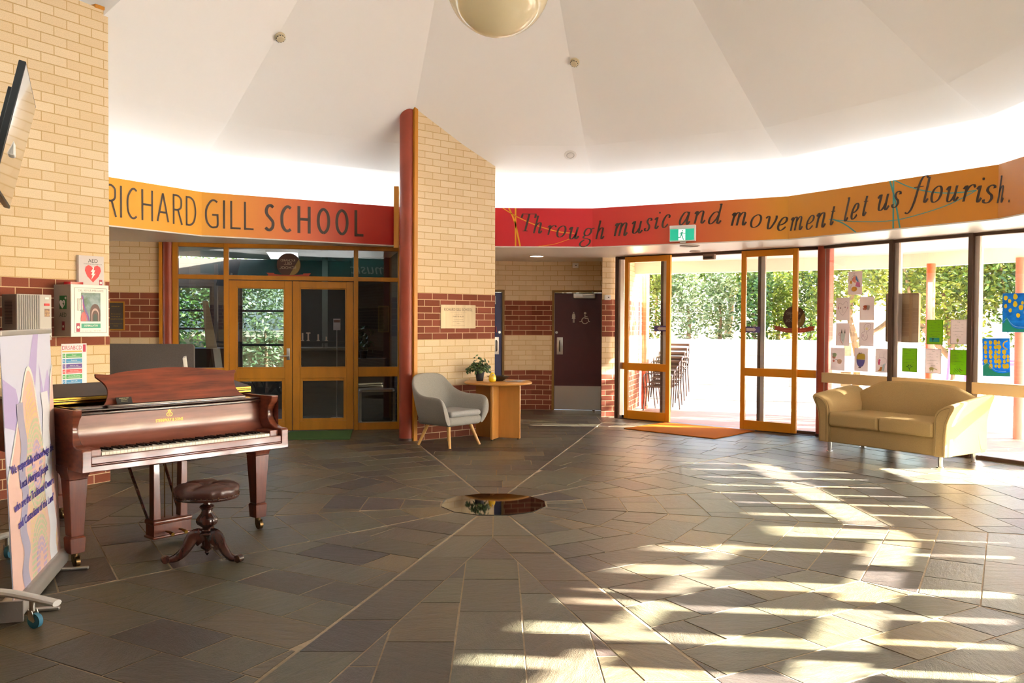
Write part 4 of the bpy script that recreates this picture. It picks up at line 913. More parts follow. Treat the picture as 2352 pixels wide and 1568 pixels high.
# ================================================================= MIDDLE GROUP
FAB = mat('grey tweed', '#9b958c', .95, noise=.18, nscale=160, bump=.25, bscale=350, spec=.2); BEECH = mat('pale beech', '#d9a45c', .4, noise=.12, nscale=5, stretch=(3, 3, .4))
ac = thing('armchair', 'grey tweed tub armchair with splayed pale wooden legs beside the brick pillar', 'armchair', (-.585, 3.615, 0), radians(49))
m = MB(); R_ = []
prof_ = [  # plan of the shell, arm front -> back centre: bottom (x, y), top (x, y, z)
    (-.285, -.285, -.375, -.315, .40), (-.292, -.285, -.392, -.31, .52), (-.30, -.27, -.40, -.27, .612), (-.305, -.20, -.398, -.17, .628), (-.305, -.08, -.388, -.03, .628), (-.30, .05, -.372, .10, .632), (-.29, .15, -.345, .235, .68), (-.268, .215, -.315, .32, .765), (-.225, .26, -.275, .372, .85), (-.14, .285, -.18, .402, .885), (0, .292, 0, .412, .89)]
full = prof_ + [(-a, b, -c, d, e) for a, b, c, d, e in prof_[-2::-1]]
for i, (xb, yb, xt, yt, zt) in enumerate(full):
    p0 = full[max(0, i - 1)]; p1 = full[min(len(full) - 1, i + 1)]; d_ = Vector((p1[2] - p0[2], p1[3] - p0[3])); d_ = d_.normalized() if d_.length > 1e-6 else Vector((0, 1)); nn = Vector((d_.y, -d_.x)) * -1   # outward
    if i < 2: nn = Vector((-1, 0))
    if i > len(full) - 3: nn = Vector((1, 0))
    B_ = Vector((xb, yb)); T_ = Vector((xt, yt)); th = .035; pts = []
    for f, o in ((0, 1), (.5, 1.05), (.88, 1), (1, .4), (1, -.4), (.88, -1), (.5, -1.05), (.0, -1)):
        c = B_.lerp(T_, f); q = c + nn * th * o; pts.append((q.x, q.y, .275 + (zt - .275) * f))
    R_.append(pts)
m.loft(R_); m.build('shell', FAB, ac, subsurf=2, angle=180)
m = MB(); m.rbox((0, -.01, .325), (.60, .57, .12), .05); m.build('seat_base', FAB, ac)
m = MB(); m.rbox((0, -.055, .412), (.545, .50, .075), .035, 5); m.build('seat_cushion', mat('grey tweed cushion', '#a09c97', .95, noise=.18, nscale=160, bump=.25, bscale=350, spec=.2), ac)
for sx in (-1, 1):
    for sy in (-1, 1): m = MB(); m.cyl((sx * .19, sy * .17, .285), (sx * .268, sy * .275, 0), .024, .016, n=16); m.build('leg', BEECH, ac)

TC = (.03, 4.235); tb = thing('round_table', 'round pale wooden table on crossed panel legs beside the grey armchair', 'table', (*TC, 0), radians(-19))
TBW = mat('honey beech veneer', '#cf8f45', .3, noise=.12, nscale=4, stretch=(2, 2, .35), coat=.2)
m = MB(); m.lathe([(.0, .725), (.43, .725), (.447, .732), (.452, .7425), (.447, .753), (.43, .76), (0, .76)], n=72); m.build('tabletop', TBW, tb)
m = MB(); m.box(-.31, .31, -.018, .018, .012, .725); m.build('panel', TBW, tb, bevel=.008, seg=3)
for s in (-1, 1): m = MB(); a, b = sorted((s * .02, s * .26)); m.box(-.018, .018, a, b, .012, .725); m.build('panel', TBW, tb, bevel=.008, seg=3)
m = MB()
for x, y in ((-.28, 0), (.28, 0), (0, -.23), (0, .23)): m.cyl((x, y, 0), (x, y, .013), .014, n=12)
m.build('glide', BLKP, tb)
TZ = .7605
# ivy in a pot
iv = thing('potted_ivy', 'bushy dark green ivy in a small black pot on the round table', 'plant', (-.215, 4.27, TZ), 0)
m = MB(); m.lathe([(.0, .0), (.045, .0), (.062, .118), (.066, .122), (.066, .128), (.058, .128), (.055, .11), (0, .108)], n=28); m.build('pot', mat('charcoal pot', '#2b2b33', .5), iv)
lf = MB(); rl = random.Random(5)
LEAF = [(0, -.35), (.28, -.42), (.30, -.12), (.62, .02), (.30, .22), (.22, .38), (0, .75), (-.22, .38), (-.30, .22), (-.62, .02), (-.30, -.12), (-.28, -.42)]
for k in range(190):
    th = rl.uniform(0, 2 * pi); ph = rl.random() ** .6; rad = .06 + .105 * ph * rl.uniform(.5, 1.1); z = .12 + .17 * (1 - ph) * rl.uniform(.4, 1.1) + rl.uniform(-.02, .06)
    c = Vector((rad * cos(th) * 1.02, rad * sin(th), z))
    if k > 172: c = Vector((-.12 - .06 * rl.random(), rl.uniform(-.05, .03), .10 + .06 * rl.random()))
    nrm = Vector((cos(th) * rl.uniform(.3, 1), sin(th) * rl.uniform(.3, 1) - .25, rl.uniform(.1, .9))).normalized(); u = nrm.orthogonal().normalized(); u.rotate(Matrix.Rotation(rl.uniform(0, 6.28), 3, nrm)); v = nrm.cross(u)
    s = rl.uniform(.028, .046); b = .22 * s; lf.tone = rl.random(); lf.add([c + nrm * b] + [c + u * x * s + v * y * s - nrm * b * (abs(x) + abs(y) * .3) for x, y in LEAF], [(0, i + 1, (i + 1) % 12 + 1) for i in range(12)])
IVY = attr_mat('ivy leaf', 'tone', [(0, '#1c3312'), (.55, '#2c4a1a'), (.85, '#41602a'), (1, '#86a25a')], .4)
lf.build('foliage', IVY, iv, angle=0)
m = MB()
for k in range(9): a = k * .7; m.tube([(.02 * cos(a), .02 * sin(a), .10), (.06 * cos(a), .06 * sin(a), .19), (.11 * cos(a), .11 * sin(a), .20 + .03 * sin(k))], .003, n=6)
m.build('stem', mat('ivy stem', '#4a4a22', .7), iv)
# yellow egg
eg = thing('egg_ornament', 'shiny yellow egg-shaped ornament on the round table', 'ornament', (-.045, 4.05, TZ), radians(-20))
m = MB(); m.lathe([(.001, 0), (.03, .001), (.044, .012), (.049, .035), (.047, .062), (.040, .088), (.028, .110), (.014, .123), (.001, .127)], n=36); m.build('egg', mat('yellow glaze', '#f2c414', .18, spec=.6, coat=.4), eg)
m = MB(); m.ell((.022, -.030, .098), (.012, .008, .011), 12, 8); m.build('eye_patch', WHT, eg); m = MB(); m.ell((.023, -.0375, .098), (.005, .003, .006), 10, 6); m.build('eye', BLKP, eg)
m = MB(); m.loft([[(.005, -.040, .085), (.018, -.039, .083), (.012, -.040, .078)], [(.010, -.058, .081), (.012, -.058, .0805), (.011, -.058, .080)]]); m.build('beak', mat('orange beak', '#d98a1e', .4), eg)
bw = thing('square_bowl', 'shallow dark flared bowl on the round table behind the yellow egg', 'bowl', (.03, 4.30, TZ), radians(20))
m = MB(); R_ = []
for s, z in ((.045, 0), (.05, .004), (.115, .058), (.125, .062), (.118, .064), (.05, .016), (.001, .012)): R_.append([(s * 1.05, -s, z), (s * 1.05, s, z), (-s * 1.05, s, z), (-s * 1.05, -s, z)])
m.loft(R_); m.build('bowl', mat('dark mottled glass', '#2b2622', .15, noise=.5, nscale=60, coat=.3), bw, bevel=.004)
for k, (x, y, a) in enumerate(((.20, 4.20, 8), (.27, 4.13, -20), (.30, 4.22, 30))):
    lb = ('folded leaflet lying on the round table nearest the yellow egg', 'leaflet lying near the front rim of the round table', 'leaflet lying at the right side of the round table')[k]
    L_ = thing('leaflet', lb, 'leaflet', (x, y, TZ + .0006 + k * .004), radians(a), 'leaflets on the round table')
    m = MB(); m.box(-.075, .075, -.052, .052, 0, .003); m.build('paper', mat('leaflet paper %d' % k, ('#cfc9d6', '#c9c3c9', '#d6d2d9')[k], .5), L_)
    m = MB(); m.box(-.06, .02, -.04, .03, .0031, .0035); m.box(.03, .065, -.01, .03, .0031, .0035); m.build('printed_photo', mat('leaflet print %d' % k, ('#5a5d8a', '#7a5a6a', '#4a6a5a')[k], .5, c2='#b9a9a0', nscale=50), L_)

# plaque on the pillar
pl_ = thing('steel_plaque', 'brushed steel plaque engraved with the school name on the brick pillar', 'plaque', (-.737, 4.189, 1.455), radians(40))
pa = (Vector((-.737, 4.189)) - Vector(PA)); pl_.location = (PA[0] + .766 * .370, PA[1] + .643 * .370, 1.455)
m = MB(); m.box(0, .585, -.010, -.002, 0, .315); m.build('plate', mat('brushed plate', '#ab9a80', .42, .55, noise=.12, nscale=3, stretch=(9, 1, .3)), pl_, bevel=.002)
m = MB(); put_text(m, 'RICHARD GILL SCHOOL', (.29, -.0115, .232), (1, 0, 0), (0, 0, 1), .042, .475)
for t, z, h in (('was officially opened by', .185, .010), ('MARTIN BUSH', .150, .020), ('in the presence of the principal', .118, .009), ('and the school community', .090, .012), ('2 MARCH', .060, .010), ('in celebration of our students and teachers', .036, .009)): put_text(m, t, (.29, -.0115, z), (1, 0, 0), (0, 0, 1), h)
m.box(.15, .43, -.0112, -.0106, .212, .2135); m.build('engraving', mat('engraved ink', '#5d5046', .6), pl_, angle=0)

# ================================================================= SOFA
SUE = mat('tan suede', '#b99d6a', .9, noise=.1, nscale=120, bump=.15, bscale=260, spec=.2)
sf = thing('sofa', 'two-seat tan suede sofa with flared arms under the picture windows', 'sofa', (4.70, 2.71, 0), radians(-57))
m = MB(); m.rbox((0, .01, .225), (1.38, .74, .21), .02); m.build('base', SUE, sf)
for s in (-1, 1):
    m = MB(); R_ = []
    for y, dz, dy in ((-.415, -.035, 0), (-.405, -.012, 0), (-.37, 0, 0), (.0, .045, 0), (.32, .075, 0), (.40, .07, 0)):
        pr_ = [(.665, .125), (.665, .50), (.675, .57), (.71, .625), (.76, .665 + dz * .9), (.82, .690 + dz), (.872, .700 + dz), (.893, .688 + dz), (.885, .66 + dz), (.845, .58 + dz * .7), (.815, .48), (.80, .36), (.797, .125)]
        R_.append([(s * x, y, z) for x, z in pr_])
    if s > 0: R_ = [r[::-1] for r in R_]
    m.loft(R_); am = m.build('arm', SUE, sf, bevel=.012, seg=3, angle=50)
    m = MB(); m.tube([(s * x, -.418, z) for x, z in bez([(.690, .14), (.690, .50), (.70, .56), (.73, .605), (.78, .64), (.845, .655), (.825, .58), (.79, .48), (.778, .36), (.775, .14)], 4)], .0045, n=6); m.build('piping', mat('suede piping', '#937a50', .9), am)
m = MB(); R_ = []
for i in range(29):
    t = -1 + 2 * i / 28; x = .80 * t; at = abs(t); zt = .865 - .02 * (at / .55) ** 2 if at < .55 else .845 - .165 * ((at - .55) / .45) ** 1.25
    R_.append([(x, .235, .30), (x, .245, .50), (x, .285, zt - .10), (x, .315, zt - .02), (x, .355, zt), (x, .40, zt - .015), (x, .425, zt - .08), (x, .42, .15), (x, .30, .15)])
m.loft(R_); m.build('backrest', SUE, sf, bevel=.008, angle=60)
for x0, x1 in ((-.66, -.003), (.003, .66)):
    m = MB(); m.rbox(((x0 + x1) / 2, -.095, .405), (x1 - x0, .66, .165), .035, 5); m.build('seat_cushion', SUE, sf)
for sx in (-1, 1):
    for sy in (-1, 1): m = MB(); m.cyl((sx * .70, sy * .33 + .0, .13), (sx * .70, sy * .33, .006), .026, n=20); m.cyl((sx * .70, sy * .33, 0), (sx * .70, sy * .33, .010), .040, n=24); m.build('leg', CHROME, sf)

# ---- mats
m = MB(); m.prism([(1.856, 5.292), (2.909, 4.20), (3.70, 5.06), (2.60, 6.06)], .002, .014); tag(m.build('door_mat', mat('orange coir', '#b4641d', .95, spec=.05, noise=.3, nscale=150, bump=.4, bscale=300)), 'orange coir mat on the slate inside the sliding entrance doors', 'mat')
m = MB(); m.prism([(-2.85, 4.02), (-1.90, 4.05), (-2.02, 4.99), (-2.85, 4.82)], .002, .012); tag(m.build('door_mat', mat('green mat', '#40682f', .95, noise=.3, nscale=150, bump=.4, bscale=300)), 'dark green mat on the slate before the timber double doors', 'mat')

# ================================================================= CEILING ITEMS
mat('cream acrylic', '#efe5c6', .08, spec=.6, coat=.6); paper_mat('cream acrylic', '#efe5c6', .45)
gl_ = thing('globe_pendant', 'large glossy cream globe lamp hanging at the top of the picture', 'lamp', (.02, 0, 4.395), 0)
m = MB(); m.ell((0, 0, 0), (.437, .437, .437), 64, 40); m.build('globe', MATS['cream acrylic'], gl_, angle=180)
m = MB(); m.cyl((0, 0, .42), (0, 0, .50), .09); m.cyl((0, 0, .5), (0, 0, 2.70), .015); m.build('hanging_rod', BRASS, gl_)
DETC = mat('cream plastic', '#d9c9a6', .4)
def on_ceiling(name, label, cat, x, y, k, group=None):
    o = thing(name, label, cat, (x, y, ceil_z(x, y) - .002), 0, group); e = Vector((sin(radians(30 * k)), -cos(radians(30 * k)), 0)); nrm = Vector((-e.x * .588, -e.y * .588, -.809)) if True else None
    o.rotation_mode = 'QUATERNION'; o.rotation_quaternion = nrm.to_track_quat('Z', 'Y'); return o
for (x, y, k, lb) in ((-2.412, 2.452, 7, 'cream smoke detector on the left of the sloping ceiling'), (.945, 3.30, 5, 'cream smoke detector on the ceiling to the right of the brick pillar')):
    o = on_ceiling('smoke_detector', lb, 'smoke detector', x, y, k, 'smoke detectors'); m = MB(); m.lathe([(.0, 0), (.058, 0), (.058, .018), (.05, .022), (0, .022)], n=32); m.build('base', DETC, o)
    m = MB(); m.lathe([(.0, .022), (.045, .022), (.05, .03), (.05, .04), (.035, .058), (0, .062)], n=32); hd = m.build('sensing_head', DETC, o)
    m = MB()
    for q in range(10): a = q * pi / 5; m.M = Matrix.Rotation(a, 4, 'Z'); m.box(.040, .0492, -.008, .008, .036, .047)
    m.build('vent_slot', BLKP, hd)
o = on_ceiling('ceiling_speaker', 'flat white ceiling disc above the red part of the lettered band', 'ceiling disc', .996, 4.575, 6); m = MB(); m.lathe([(0, 0), (.085, 0), (.085, .008), (.06, .014), (0, .016)], n=36); m.build('disc', WHT, o); m = MB(); m.lathe([(.045, .014), (.05, .019), (.055, .014)], n=36); m.build('ring', GRY, o)
def downlight(label, x, y, r, on, grp='downlights in the soffit'):
    o = thing('downlight', label, 'downlight', (x, y, Z_SOF), 0, grp); m = MB(); m.lathe([(r, .001), (r, -.012), (r * .86, -.014), (r * .84, .0)], n=40); m.build('rim', mat('downlight rim', '#b9a99c', .4), o)
    m = MB(); m.lathe([(0, -.003), (r * .85, -.003), (r * .85, -.001), (0, -.001)], n=40); m.build('lens', mat('lit lens', '#fff2dc', .4, emit=5.0) if on else mat('unlit lens', '#e6ded2', .2), o)
downlight('lit round downlight in the soffit left of the toilets alcove', .634, 6.642, .125, True)
downlight('wide unlit downlight in the soffit just under the exit sign', 2.636, 4.534 + .05, .135, False)
downlight('small unlit downlight in the soffit above the sliding doors', 2.913, 5.491, .085, False)
al = bpy.data.lights.new('alcove_lamp', 'SPOT'); al.energy = 11; al.color = (1, .86, .66); al.spot_size = radians(120); al.spot_blend = .6; al.shadow_soft_size = .1
ao = bpy.data.objects.new('alcove_lamp', al); COL.objects.link(ao); ao.location = (.634, 6.642, 2.57)
# exit sign on the band, motion sensor, little sensors
def on_band(s, z, off=0.0):
    i = int(s // LF); t = s - i * LF; a, b = Vector(ring_pt(RB, -105 - 30 * i)), Vector(ring_pt(RB, -135 - 30 * i)); d = (b - a).normalized(); n = Vector((d.y, -d.x)); p = a + d * t + n * off; return Vector((p.x, p.y, z))
LF = 2 * RB * s15
ps0, ps1 = on_band(9.278, 0), on_band(9.635, 0); ex = thing('exit_sign', 'green running-man exit sign over the sliding doors', 'exit sign', (ps0.x, ps0.y, 2.635), atan2(ps1.y - ps0.y, ps1.x - ps0.x))
m = MB(); m.box(0, .355, -.062, -.006, 0, .215); m.box(.14, .22, -.045, -.015, -.02, 0); m.build('housing', WHT, ex, bevel=.006)
m = MB(); m.box(.012, .343, -.0635, -.061, .012, .165); q = m.build('face', mat('exit green', '#12b28c', .3, emit=.16), ex)
m = MB(); m.box(.128, .222, -.0645, -.063, .014, .160); m.build('doorway', mat('exit white', '#f2fff8', .3, emit=.2), q)
m = MB(); xq = lambda p, l=0: (p.x, -.0655, p.y); m.mi = 0
m.flat([(.186 + .0095 * cos(a * pi / 8), .138 + .0095 * sin(a * pi / 8)) for a in range(16)], (0, -.0655, 0), (1, 0, 0), (0, 0, 1))
stroke(m, [(.180, .122), (.168, .082)], xq, .022, .022, False); stroke(m, [(.182, .118), (.200, .104), (.222, .102)], xq, .009, .009, False); stroke(m, [(.178, .118), (.158, .112), (.146, .094)], xq, .009, .009, False)
stroke(m, [(.172, .086), (.186, .06), (.198, .018)], xq, .012, .012, False); stroke(m, [(.166, .084), (.156, .052), (.120, .050)], xq, .012, .012, False); m.build('running_man', mat('exit figure', '#0f9a78', .3, emit=.12), q, angle=0)
ms = thing('motion_sensor', 'brown box sensor hanging over the middle of the sliding doors', 'sensor', (3.135, 5.55, 2.478), radians(-42)); m = MB(); m.rbox((0, 0, .04), (.19, .07, .08), .012); m.build('housing', mat('taupe plastic', '#7d675b', .5), ms); m = MB(); m.box(-.07, .07, -.0355, -.034, .015, .045); m.build('lens', BLKP, ms)
for p, ang, z, lb in (((1.368, 7.978), -9, 2.53, 'white box sensor high on the alcove bricks over the plum door'), ((1.80, 6.946), 15, 1.95, 'white box sensor on the brick pier beside the sliding doors')):
    o = thing('wall_sensor', lb, 'sensor', (p[0], p[1], z - .045), radians(ang), 'white wall sensors'); m = MB(); m.rbox((0, -.018, .045), (.105, .036, .085), .008); m.build('housing', WHT, o); m = MB(); m.cyl((.01, -.036, .045), (.01, -.040, .045), .010, n=16); m.build('eye', BLKP, o)
o = thing('light_switch', 'small white switch plate on the edge of the brick pier by the doors', 'switch', (1.955, 6.988, 1.29), radians(15)); m = MB(); m.rbox((0, -.006, .05), (.045, .010, .085), .003); m.build('plate', WHT, o); m = MB(); m.box(-.008, .008, -.016, -.010, .04, .065); m.build('rocker', GRY, o)
o = thing('door_stop', 'small steel door stop on the slate before the plum door', 'door stop', (1.66, 7.60, 0), 0); m = MB(); m.cyl((0, 0, 0), (0, 0, .05), .018); m.build('post', STEEL, o); m = MB(); m.cyl((0, 0, .03), (0, 0, .045), .022); m.build('rubber_ring', BLKP, o)

# ================================================================= LETTERED BANDS
def band_mesh(mb, s0, s1, z0, z1, off, n=1):
    s = s0; cuts = sorted({s0, s1, *[LF * i for i in range(0, 13) if s0 < LF * i < s1]})
    for a, b in zip(cuts, cuts[1:]):
        K = max(1, int((b - a) / .15))
        for q in range(K):
            u0, u1 = a + (b - a) * q / K, a + (b - a) * (q + 1) / K; e = 1e-5
            P = [on_band(u0 + e, z0, off), on_band(u1 - e, z0, off), on_band(u1 - e, z1, off), on_band(u0 + e, z1, off)]
            mb.add(P, [(0, 1, 2, 3)], [[(u0, z0), (u1, z0), (u1, z1), (u0, z1)]])
def band_mat(name, stops):
    m = bpy.data.materials.new(name); m.use_nodes = True; N = m.node_tree.nodes; Lk = m.node_tree.links; p = N['Principled BSDF']
    uv = N.new('ShaderNodeUVMap'); uv.uv_map = 'UVMap'; sp = N.new('ShaderNodeSeparateXYZ'); Lk.new(uv.outputs[0], sp.inputs[0]); lo, hi = stops[0][0], stops[-1][0]
    mr = N.new('ShaderNodeMapRange'); mr.inputs['From Min'].default_value = lo; mr.inputs['From Max'].default_value = hi; Lk.new(sp.outputs[0], mr.inputs['Value'])
    r = N.new('ShaderNodeValToRGB'); e = r.color_ramp.elements
    while len(e) < len(stops): e.new(.5)
    for i, (s, c) in enumerate(stops): e[i].position = (s - lo) / (hi - lo); e[i].color = (*S(c), 1)
    Lk.new(mr.outputs[0], r.inputs[0]); Lk.new(r.outputs[0], p.inputs['Base Color']); p.inputs['Roughness'].default_value = .38; p.inputs['Specular IOR Level'].default_value = .4; return m
INK = mat('band ink', '#4a382c', .5)
GI = {  # italic skeletons: ascender 1.65, x-height 1, descender -.7
 'n': (.95, [[(0, .80), (.08, .95), (.17, .97), (.17, .80), (.17, 0)], [(.17, .62), (.32, .88), (.50, 1), (.63, .95), (.66, .75), (.66, .25), (.70, .05), (.80, .03), (.93, .25)]]),
 'h': (.95, [[(.02, 1.62), (.17, 1.65)], [(.17, 1.66), (.17, 0)], [(.17, .62), (.32, .88), (.50, 1), (.63, .95), (.66, .75), (.66, .25), (.70, .05), (.80, .03), (.93, .25)]]),
 'm': (1.45, [[(0, .80), (.08, .95), (.17, .97), (.17, .80), (.17, 0)], [(.17, .62), (.30, .88), (.45, 1), (.58, .95), (.61, .75), (.61, 0)], [(.61, .62), (.76, .88), (.92, 1), (1.06, .95), (1.10, .75), (1.10, .25), (1.14, .05), (1.24, .03), (1.38, .25)]]),
 'u': (.98, [[(0, .78), (.10, .95), (.20, .97), (.20, .80), (.20, .28), (.26, .05), (.42, .01), (.58, .18), (.68, .42)], [(.70, 1), (.70, .25), (.74, .05), (.84, .03), (.97, .25)]]),
 'r': (.75, [[(0, .80), (.08, .95), (.17, .97), (.17, .80), (.17, 0)], [(.17, .58), (.30, .86), (.45, .99), (.60, .97), (.66, .86)], [(.62, .92), (.66, .86), (.62, .82)]]),
 'o': (.8, [[(.40, 0), (.15, .08), (.03, .42), (.10, .80), (.40, 1), (.66, .90), (.77, .56), (.68, .18), (.40, 0)]]),
 'a': (.95, [[(.68, .88), (.52, 1.0), (.28, .92), (.08, .55), (.06, .18), (.20, 0), (.38, .10), (.58, .42), (.68, .75)], [(.70, 1), (.70, .25), (.74, .05), (.84, .03), (.96, .25)]]),
 'd': (.95, [[(.68, .88), (.52, 1.0), (.28, .92), (.08, .55), (.06, .18), (.20, 0), (.38, .10), (.58, .42), (.68, .75)], [(.55, 1.62), (.70, 1.65)], [(.70, 1.66), (.70, .25), (.74, .05), (.84, .03), (.96, .25)]]),
 's': (.6, [[(.53, .80), (.50, .93), (.34, 1.0), (.16, .92), (.12, .74), (.26, .56), (.42, .42), (.48, .22), (.38, .04), (.20, 0), (.05, .07), (.02, .22)]]),
 'i': (.5, [[(0, .80), (.10, .95), (.20, .97), (.20, .80), (.20, .25), (.24, .05), (.34, .03), (.46, .25)], 'dot']),
 'c': (.72, [[(.62, .76), (.64, .90), (.48, 1.0), (.26, .92), (.08, .58), (.08, .22), (.24, .01), (.44, .04), (.66, .26)]]),
 'e': (.74, [[(.08, .40), (.36, .46), (.58, .64), (.60, .88), (.44, 1.0), (.24, .90), (.08, .58), (.07, .22), (.22, .01), (.44, .04), (.66, .26)]]),
 't': (.55, [[(.22, 1.38), (.20, 1.0), (.20, .25), (.24, .05), (.34, .03), (.48, .25)], [(0, 1.0), (.45, 1.0)]]),
 'l': (.5, [[(.05, 1.62), (.20, 1.65)], [(.20, 1.66), (.20, .25), (.24, .05), (.34, .03), (.46, .25)]]),
 'v': (.85, [[(0, .84), (.10, .97), (.20, .97), (.25, .80), (.28, .30), (.34, .04), (.50, .06), (.68, .40), (.78, .75), (.76, .98), (.68, .96)]]),
 'f': (.8, [[(.78, 1.52), (.70, 1.66), (.54, 1.62), (.44, 1.30), (.40, .80), (.36, .10), (.28, -.45), (.14, -.68), (.0, -.60)], [(.18, 1.0), (.66, 1.0)]]),
 'g': (.9, [[(.38, .36), (.20, .42), (.14, .66), (.24, .92), (.42, 1.0), (.60, .90), (.64, .66), (.54, .42), (.38, .36)], [(.60, .90), (.76, 1.0), (.88, .96)], [(.30, .38), (.16, .26), (.22, .12), (.50, .06), (.72, -.06), (.74, -.34), (.52, -.60), (.22, -.64), (.02, -.48), (.06, -.24), (.28, -.04)]]),
 'T': (1.25, [[(.62, 1.45), (.62, 0)], [(.40, .0), (.84, .0)], [(.05, 1.12), (.06, 1.45), (.62, 1.45), (1.18, 1.45), (1.19, 1.12)]]),
 '.': (.3, ['dot0'])}
def italic(mb, ch, s0, s1, zb, zt):
    w, strokes = GI[ch]; asc = ch in 'hdlf'; H = {'T': 1.45, 't': 1.38}.get(ch, 1.65 if asc else (1.45 if ch == 'i' else 1.0)); x = (zt - zb) / H
    if ch == '.': x = .16
    if ch == 'i': x = (zt - zb) / 1.0
    sl = .25; top = 1.65 if asc else (1.45 if ch == 'T' else (1.38 if ch == 't' else 1.0)); lowx = -.7 if ch in 'fg' else 0
    ink0, ink1 = sl * lowx * x * (.6), sl * top * x
    sx = max(.45 * x, (s1 - s0 - (ink1 - ink0) * .30)) / w; base = s0 - min(0, ink0)
    mp_ = lambda q, l=0: on_band(base + q.x * sx + sl * q.y * x, zb + q.y * x, .006)
    for st_ in strokes:
        if st_ in ('dot', 'dot0'):
            cx, cz = (.30, 1.40) if st_ == 'dot' else (.15, .08); r = .085 * x
            c = [on_band(base + cx * sx + sl * cz * x + r * cos(a * pi / 8), zb + cz * x + r * sin(a * pi / 8), .006) for a in range(16)]; mb.add(c, [tuple(range(16))])
        else:
            k = 1 / max(.6, sx / x); hard = ch == 'T' or len(st_) == 2
            stroke(mb, [(a, b) for a, b in st_], mp_, (.175 * k), .06, not hard)
GC = {'R': [[(0, 0), (0, 1)], [(0, 1), (.5, 1), (.86, .90), (.92, .75), (.86, .58), (.5, .49), (0, .49)], [(.52, .49), (.97, 0)]], 'I': [[(.5, 0), (.5, 1)]], 'C': [[(.97, .93), (.72, 1), (.42, .95), (.10, .72), (.04, .46), (.12, .2), (.42, .02), (.72, .0), (.97, .07)]],
 'H': [[(0, 0), (0, 1)], [(1, 0), (1, 1)], [(0, .52), (1, .52)]], 'A': [[(0, 0), (.5, 1)], [(.5, 1), (1, 0)], [(.18, .33), (.82, .33)]], 'D': [[(0, 0), (0, 1)], [(0, 1), (.4, 1), (.80, .86), (.97, .5), (.80, .14), (.4, 0), (0, 0)]],
 'G': [[(.95, .93), (.70, 1), (.42, .95), (.12, .72), (.04, .48), (.12, .2), (.42, .02), (.72, .0), (.97, .07), (.97, .46)], [(.97, .46), (.62, .46)]], 'L': [[(0, 1), (0, 0)], [(0, 0), (1, 0)]],
 'S': [[(.93, .92), (.66, 1), (.30, .95), (.12, .78), (.22, .62), (.60, .46), (.88, .32), (.86, .12), (.58, 0), (.28, 0), (.03, .08)]], 'O': [[(.5, 0), (.15, .16), (.03, .5), (.15, .84), (.5, 1), (.85, .84), (.97, .5), (.85, .16), (.5, 0)]]}
LEFT = [('R', 1.349, 1.487, 2.713, 3.078), ('I', 1.529, 1.553, 2.715, 3.075), ('C', 1.609, 1.765, 2.712, 3.075), ('H', 1.815, 1.975, 2.715, 3.075), ('A', 2.026, 2.207, 2.713, 3.075), ('R', 2.260, 2.409, 2.713, 3.075), ('D', 2.455, 2.620, 2.714, 3.075), ('G', 2.738, 2.915, 2.710, 3.075), ('I', 2.968, 2.990, 2.713, 3.070), ('L', 3.056, 3.187, 2.713, 3.070), ('L', 3.229, 3.351, 2.713, 3.070), ('S', 3.482, 3.634, 2.712, 3.068), ('C', 3.694, 3.861, 2.710, 3.067), ('H', 3.927, 4.107, 2.710, 3.066), ('O', 4.187, 4.382, 2.710, 3.066), ('O', 4.445, 4.643, 2.708, 3.067), ('L', 4.723, 4.854, 2.707, 3.066)]
RIGHT = [('T', 7.064, 7.291, 2.831, 3.070), ('h', 7.268, 7.417, 2.799, 3.046), ('r', 7.468, 7.598, 2.777, 2.912), ('o', 7.604, 7.732, 2.747, 2.904), ('u', 7.763, 7.929, 2.722, 2.890), ('g', 7.941, 8.121, 2.716, 2.874), ('h', 8.159, 8.312, 2.719, 2.975), ('m', 8.438, 8.664, 2.750, 2.926), ('u', 8.691, 8.874, 2.775, 2.941), ('s', 8.899, 8.986, 2.802, 2.971), ('i', 9.022, 9.111, 2.824, 2.978), ('c', 9.141, 9.247, 2.836, 3.005), ('a', 9.387, 9.543, 2.862, 3.029), ('n', 9.581, 9.755, 2.867, 3.029), ('d', 9.786, 9.971, 2.853, 3.109), ('m', 10.082, 10.310, 2.816, 2.982), ('o', 10.341, 10.478, 2.781, 2.939), ('v', 10.517, 10.671, 2.751, 2.914), ('e', 10.682, 10.810, 2.728, 2.892), ('m', 10.848, 11.070, 2.714, 2.878), ('e', 11.103, 11.232, 2.709, 2.875), ('n', 11.246, 11.414, 2.715, 2.889), ('t', 11.454, 11.530, 2.733, 2.952), ('l', 11.654, 11.723, 2.759, 3.030), ('e', 11.766, 11.870, 2.774, 2.949), ('t', 11.912, 11.984, 2.798, 3.021), ('u', 12.109, 12.288, 2.835, 3.012), ('s', 12.318, 12.416, 2.851, 3.023), ('f', 12.494, 12.714, 2.878, 3.148), ('l', 12.685, 12.779, 2.864, 3.131), ('o', 12.787, 12.913, 2.855, 3.019), ('u', 12.948, 13.114, 2.841, 3.001), ('r', 13.138, 13.285, 2.823, 2.985), ('i', 13.282, 13.362, 2.801, 2.965), ('s', 13.373, 13.492, 2.783, 2.955), ('h', 13.515, 13.646, 2.768, 3.031), ('.', 13.694, 13.733, 2.749, 2.775)]
def banner(label, s0, s1, stops, nm):
    o = thing('printed_band', label, 'banner', on_band((s0 + s1) / 2, Z_BB), 0); mbd = MB(); band_mesh(mbd, s0, s1, Z_BB, Z_BT, .003); b = mbd.build('printed_sheet', band_mat(nm, stops), None, angle=0)
    b.parent = o; b.matrix_parent_inverse = Matrix.Translation(-o.location); return o, b
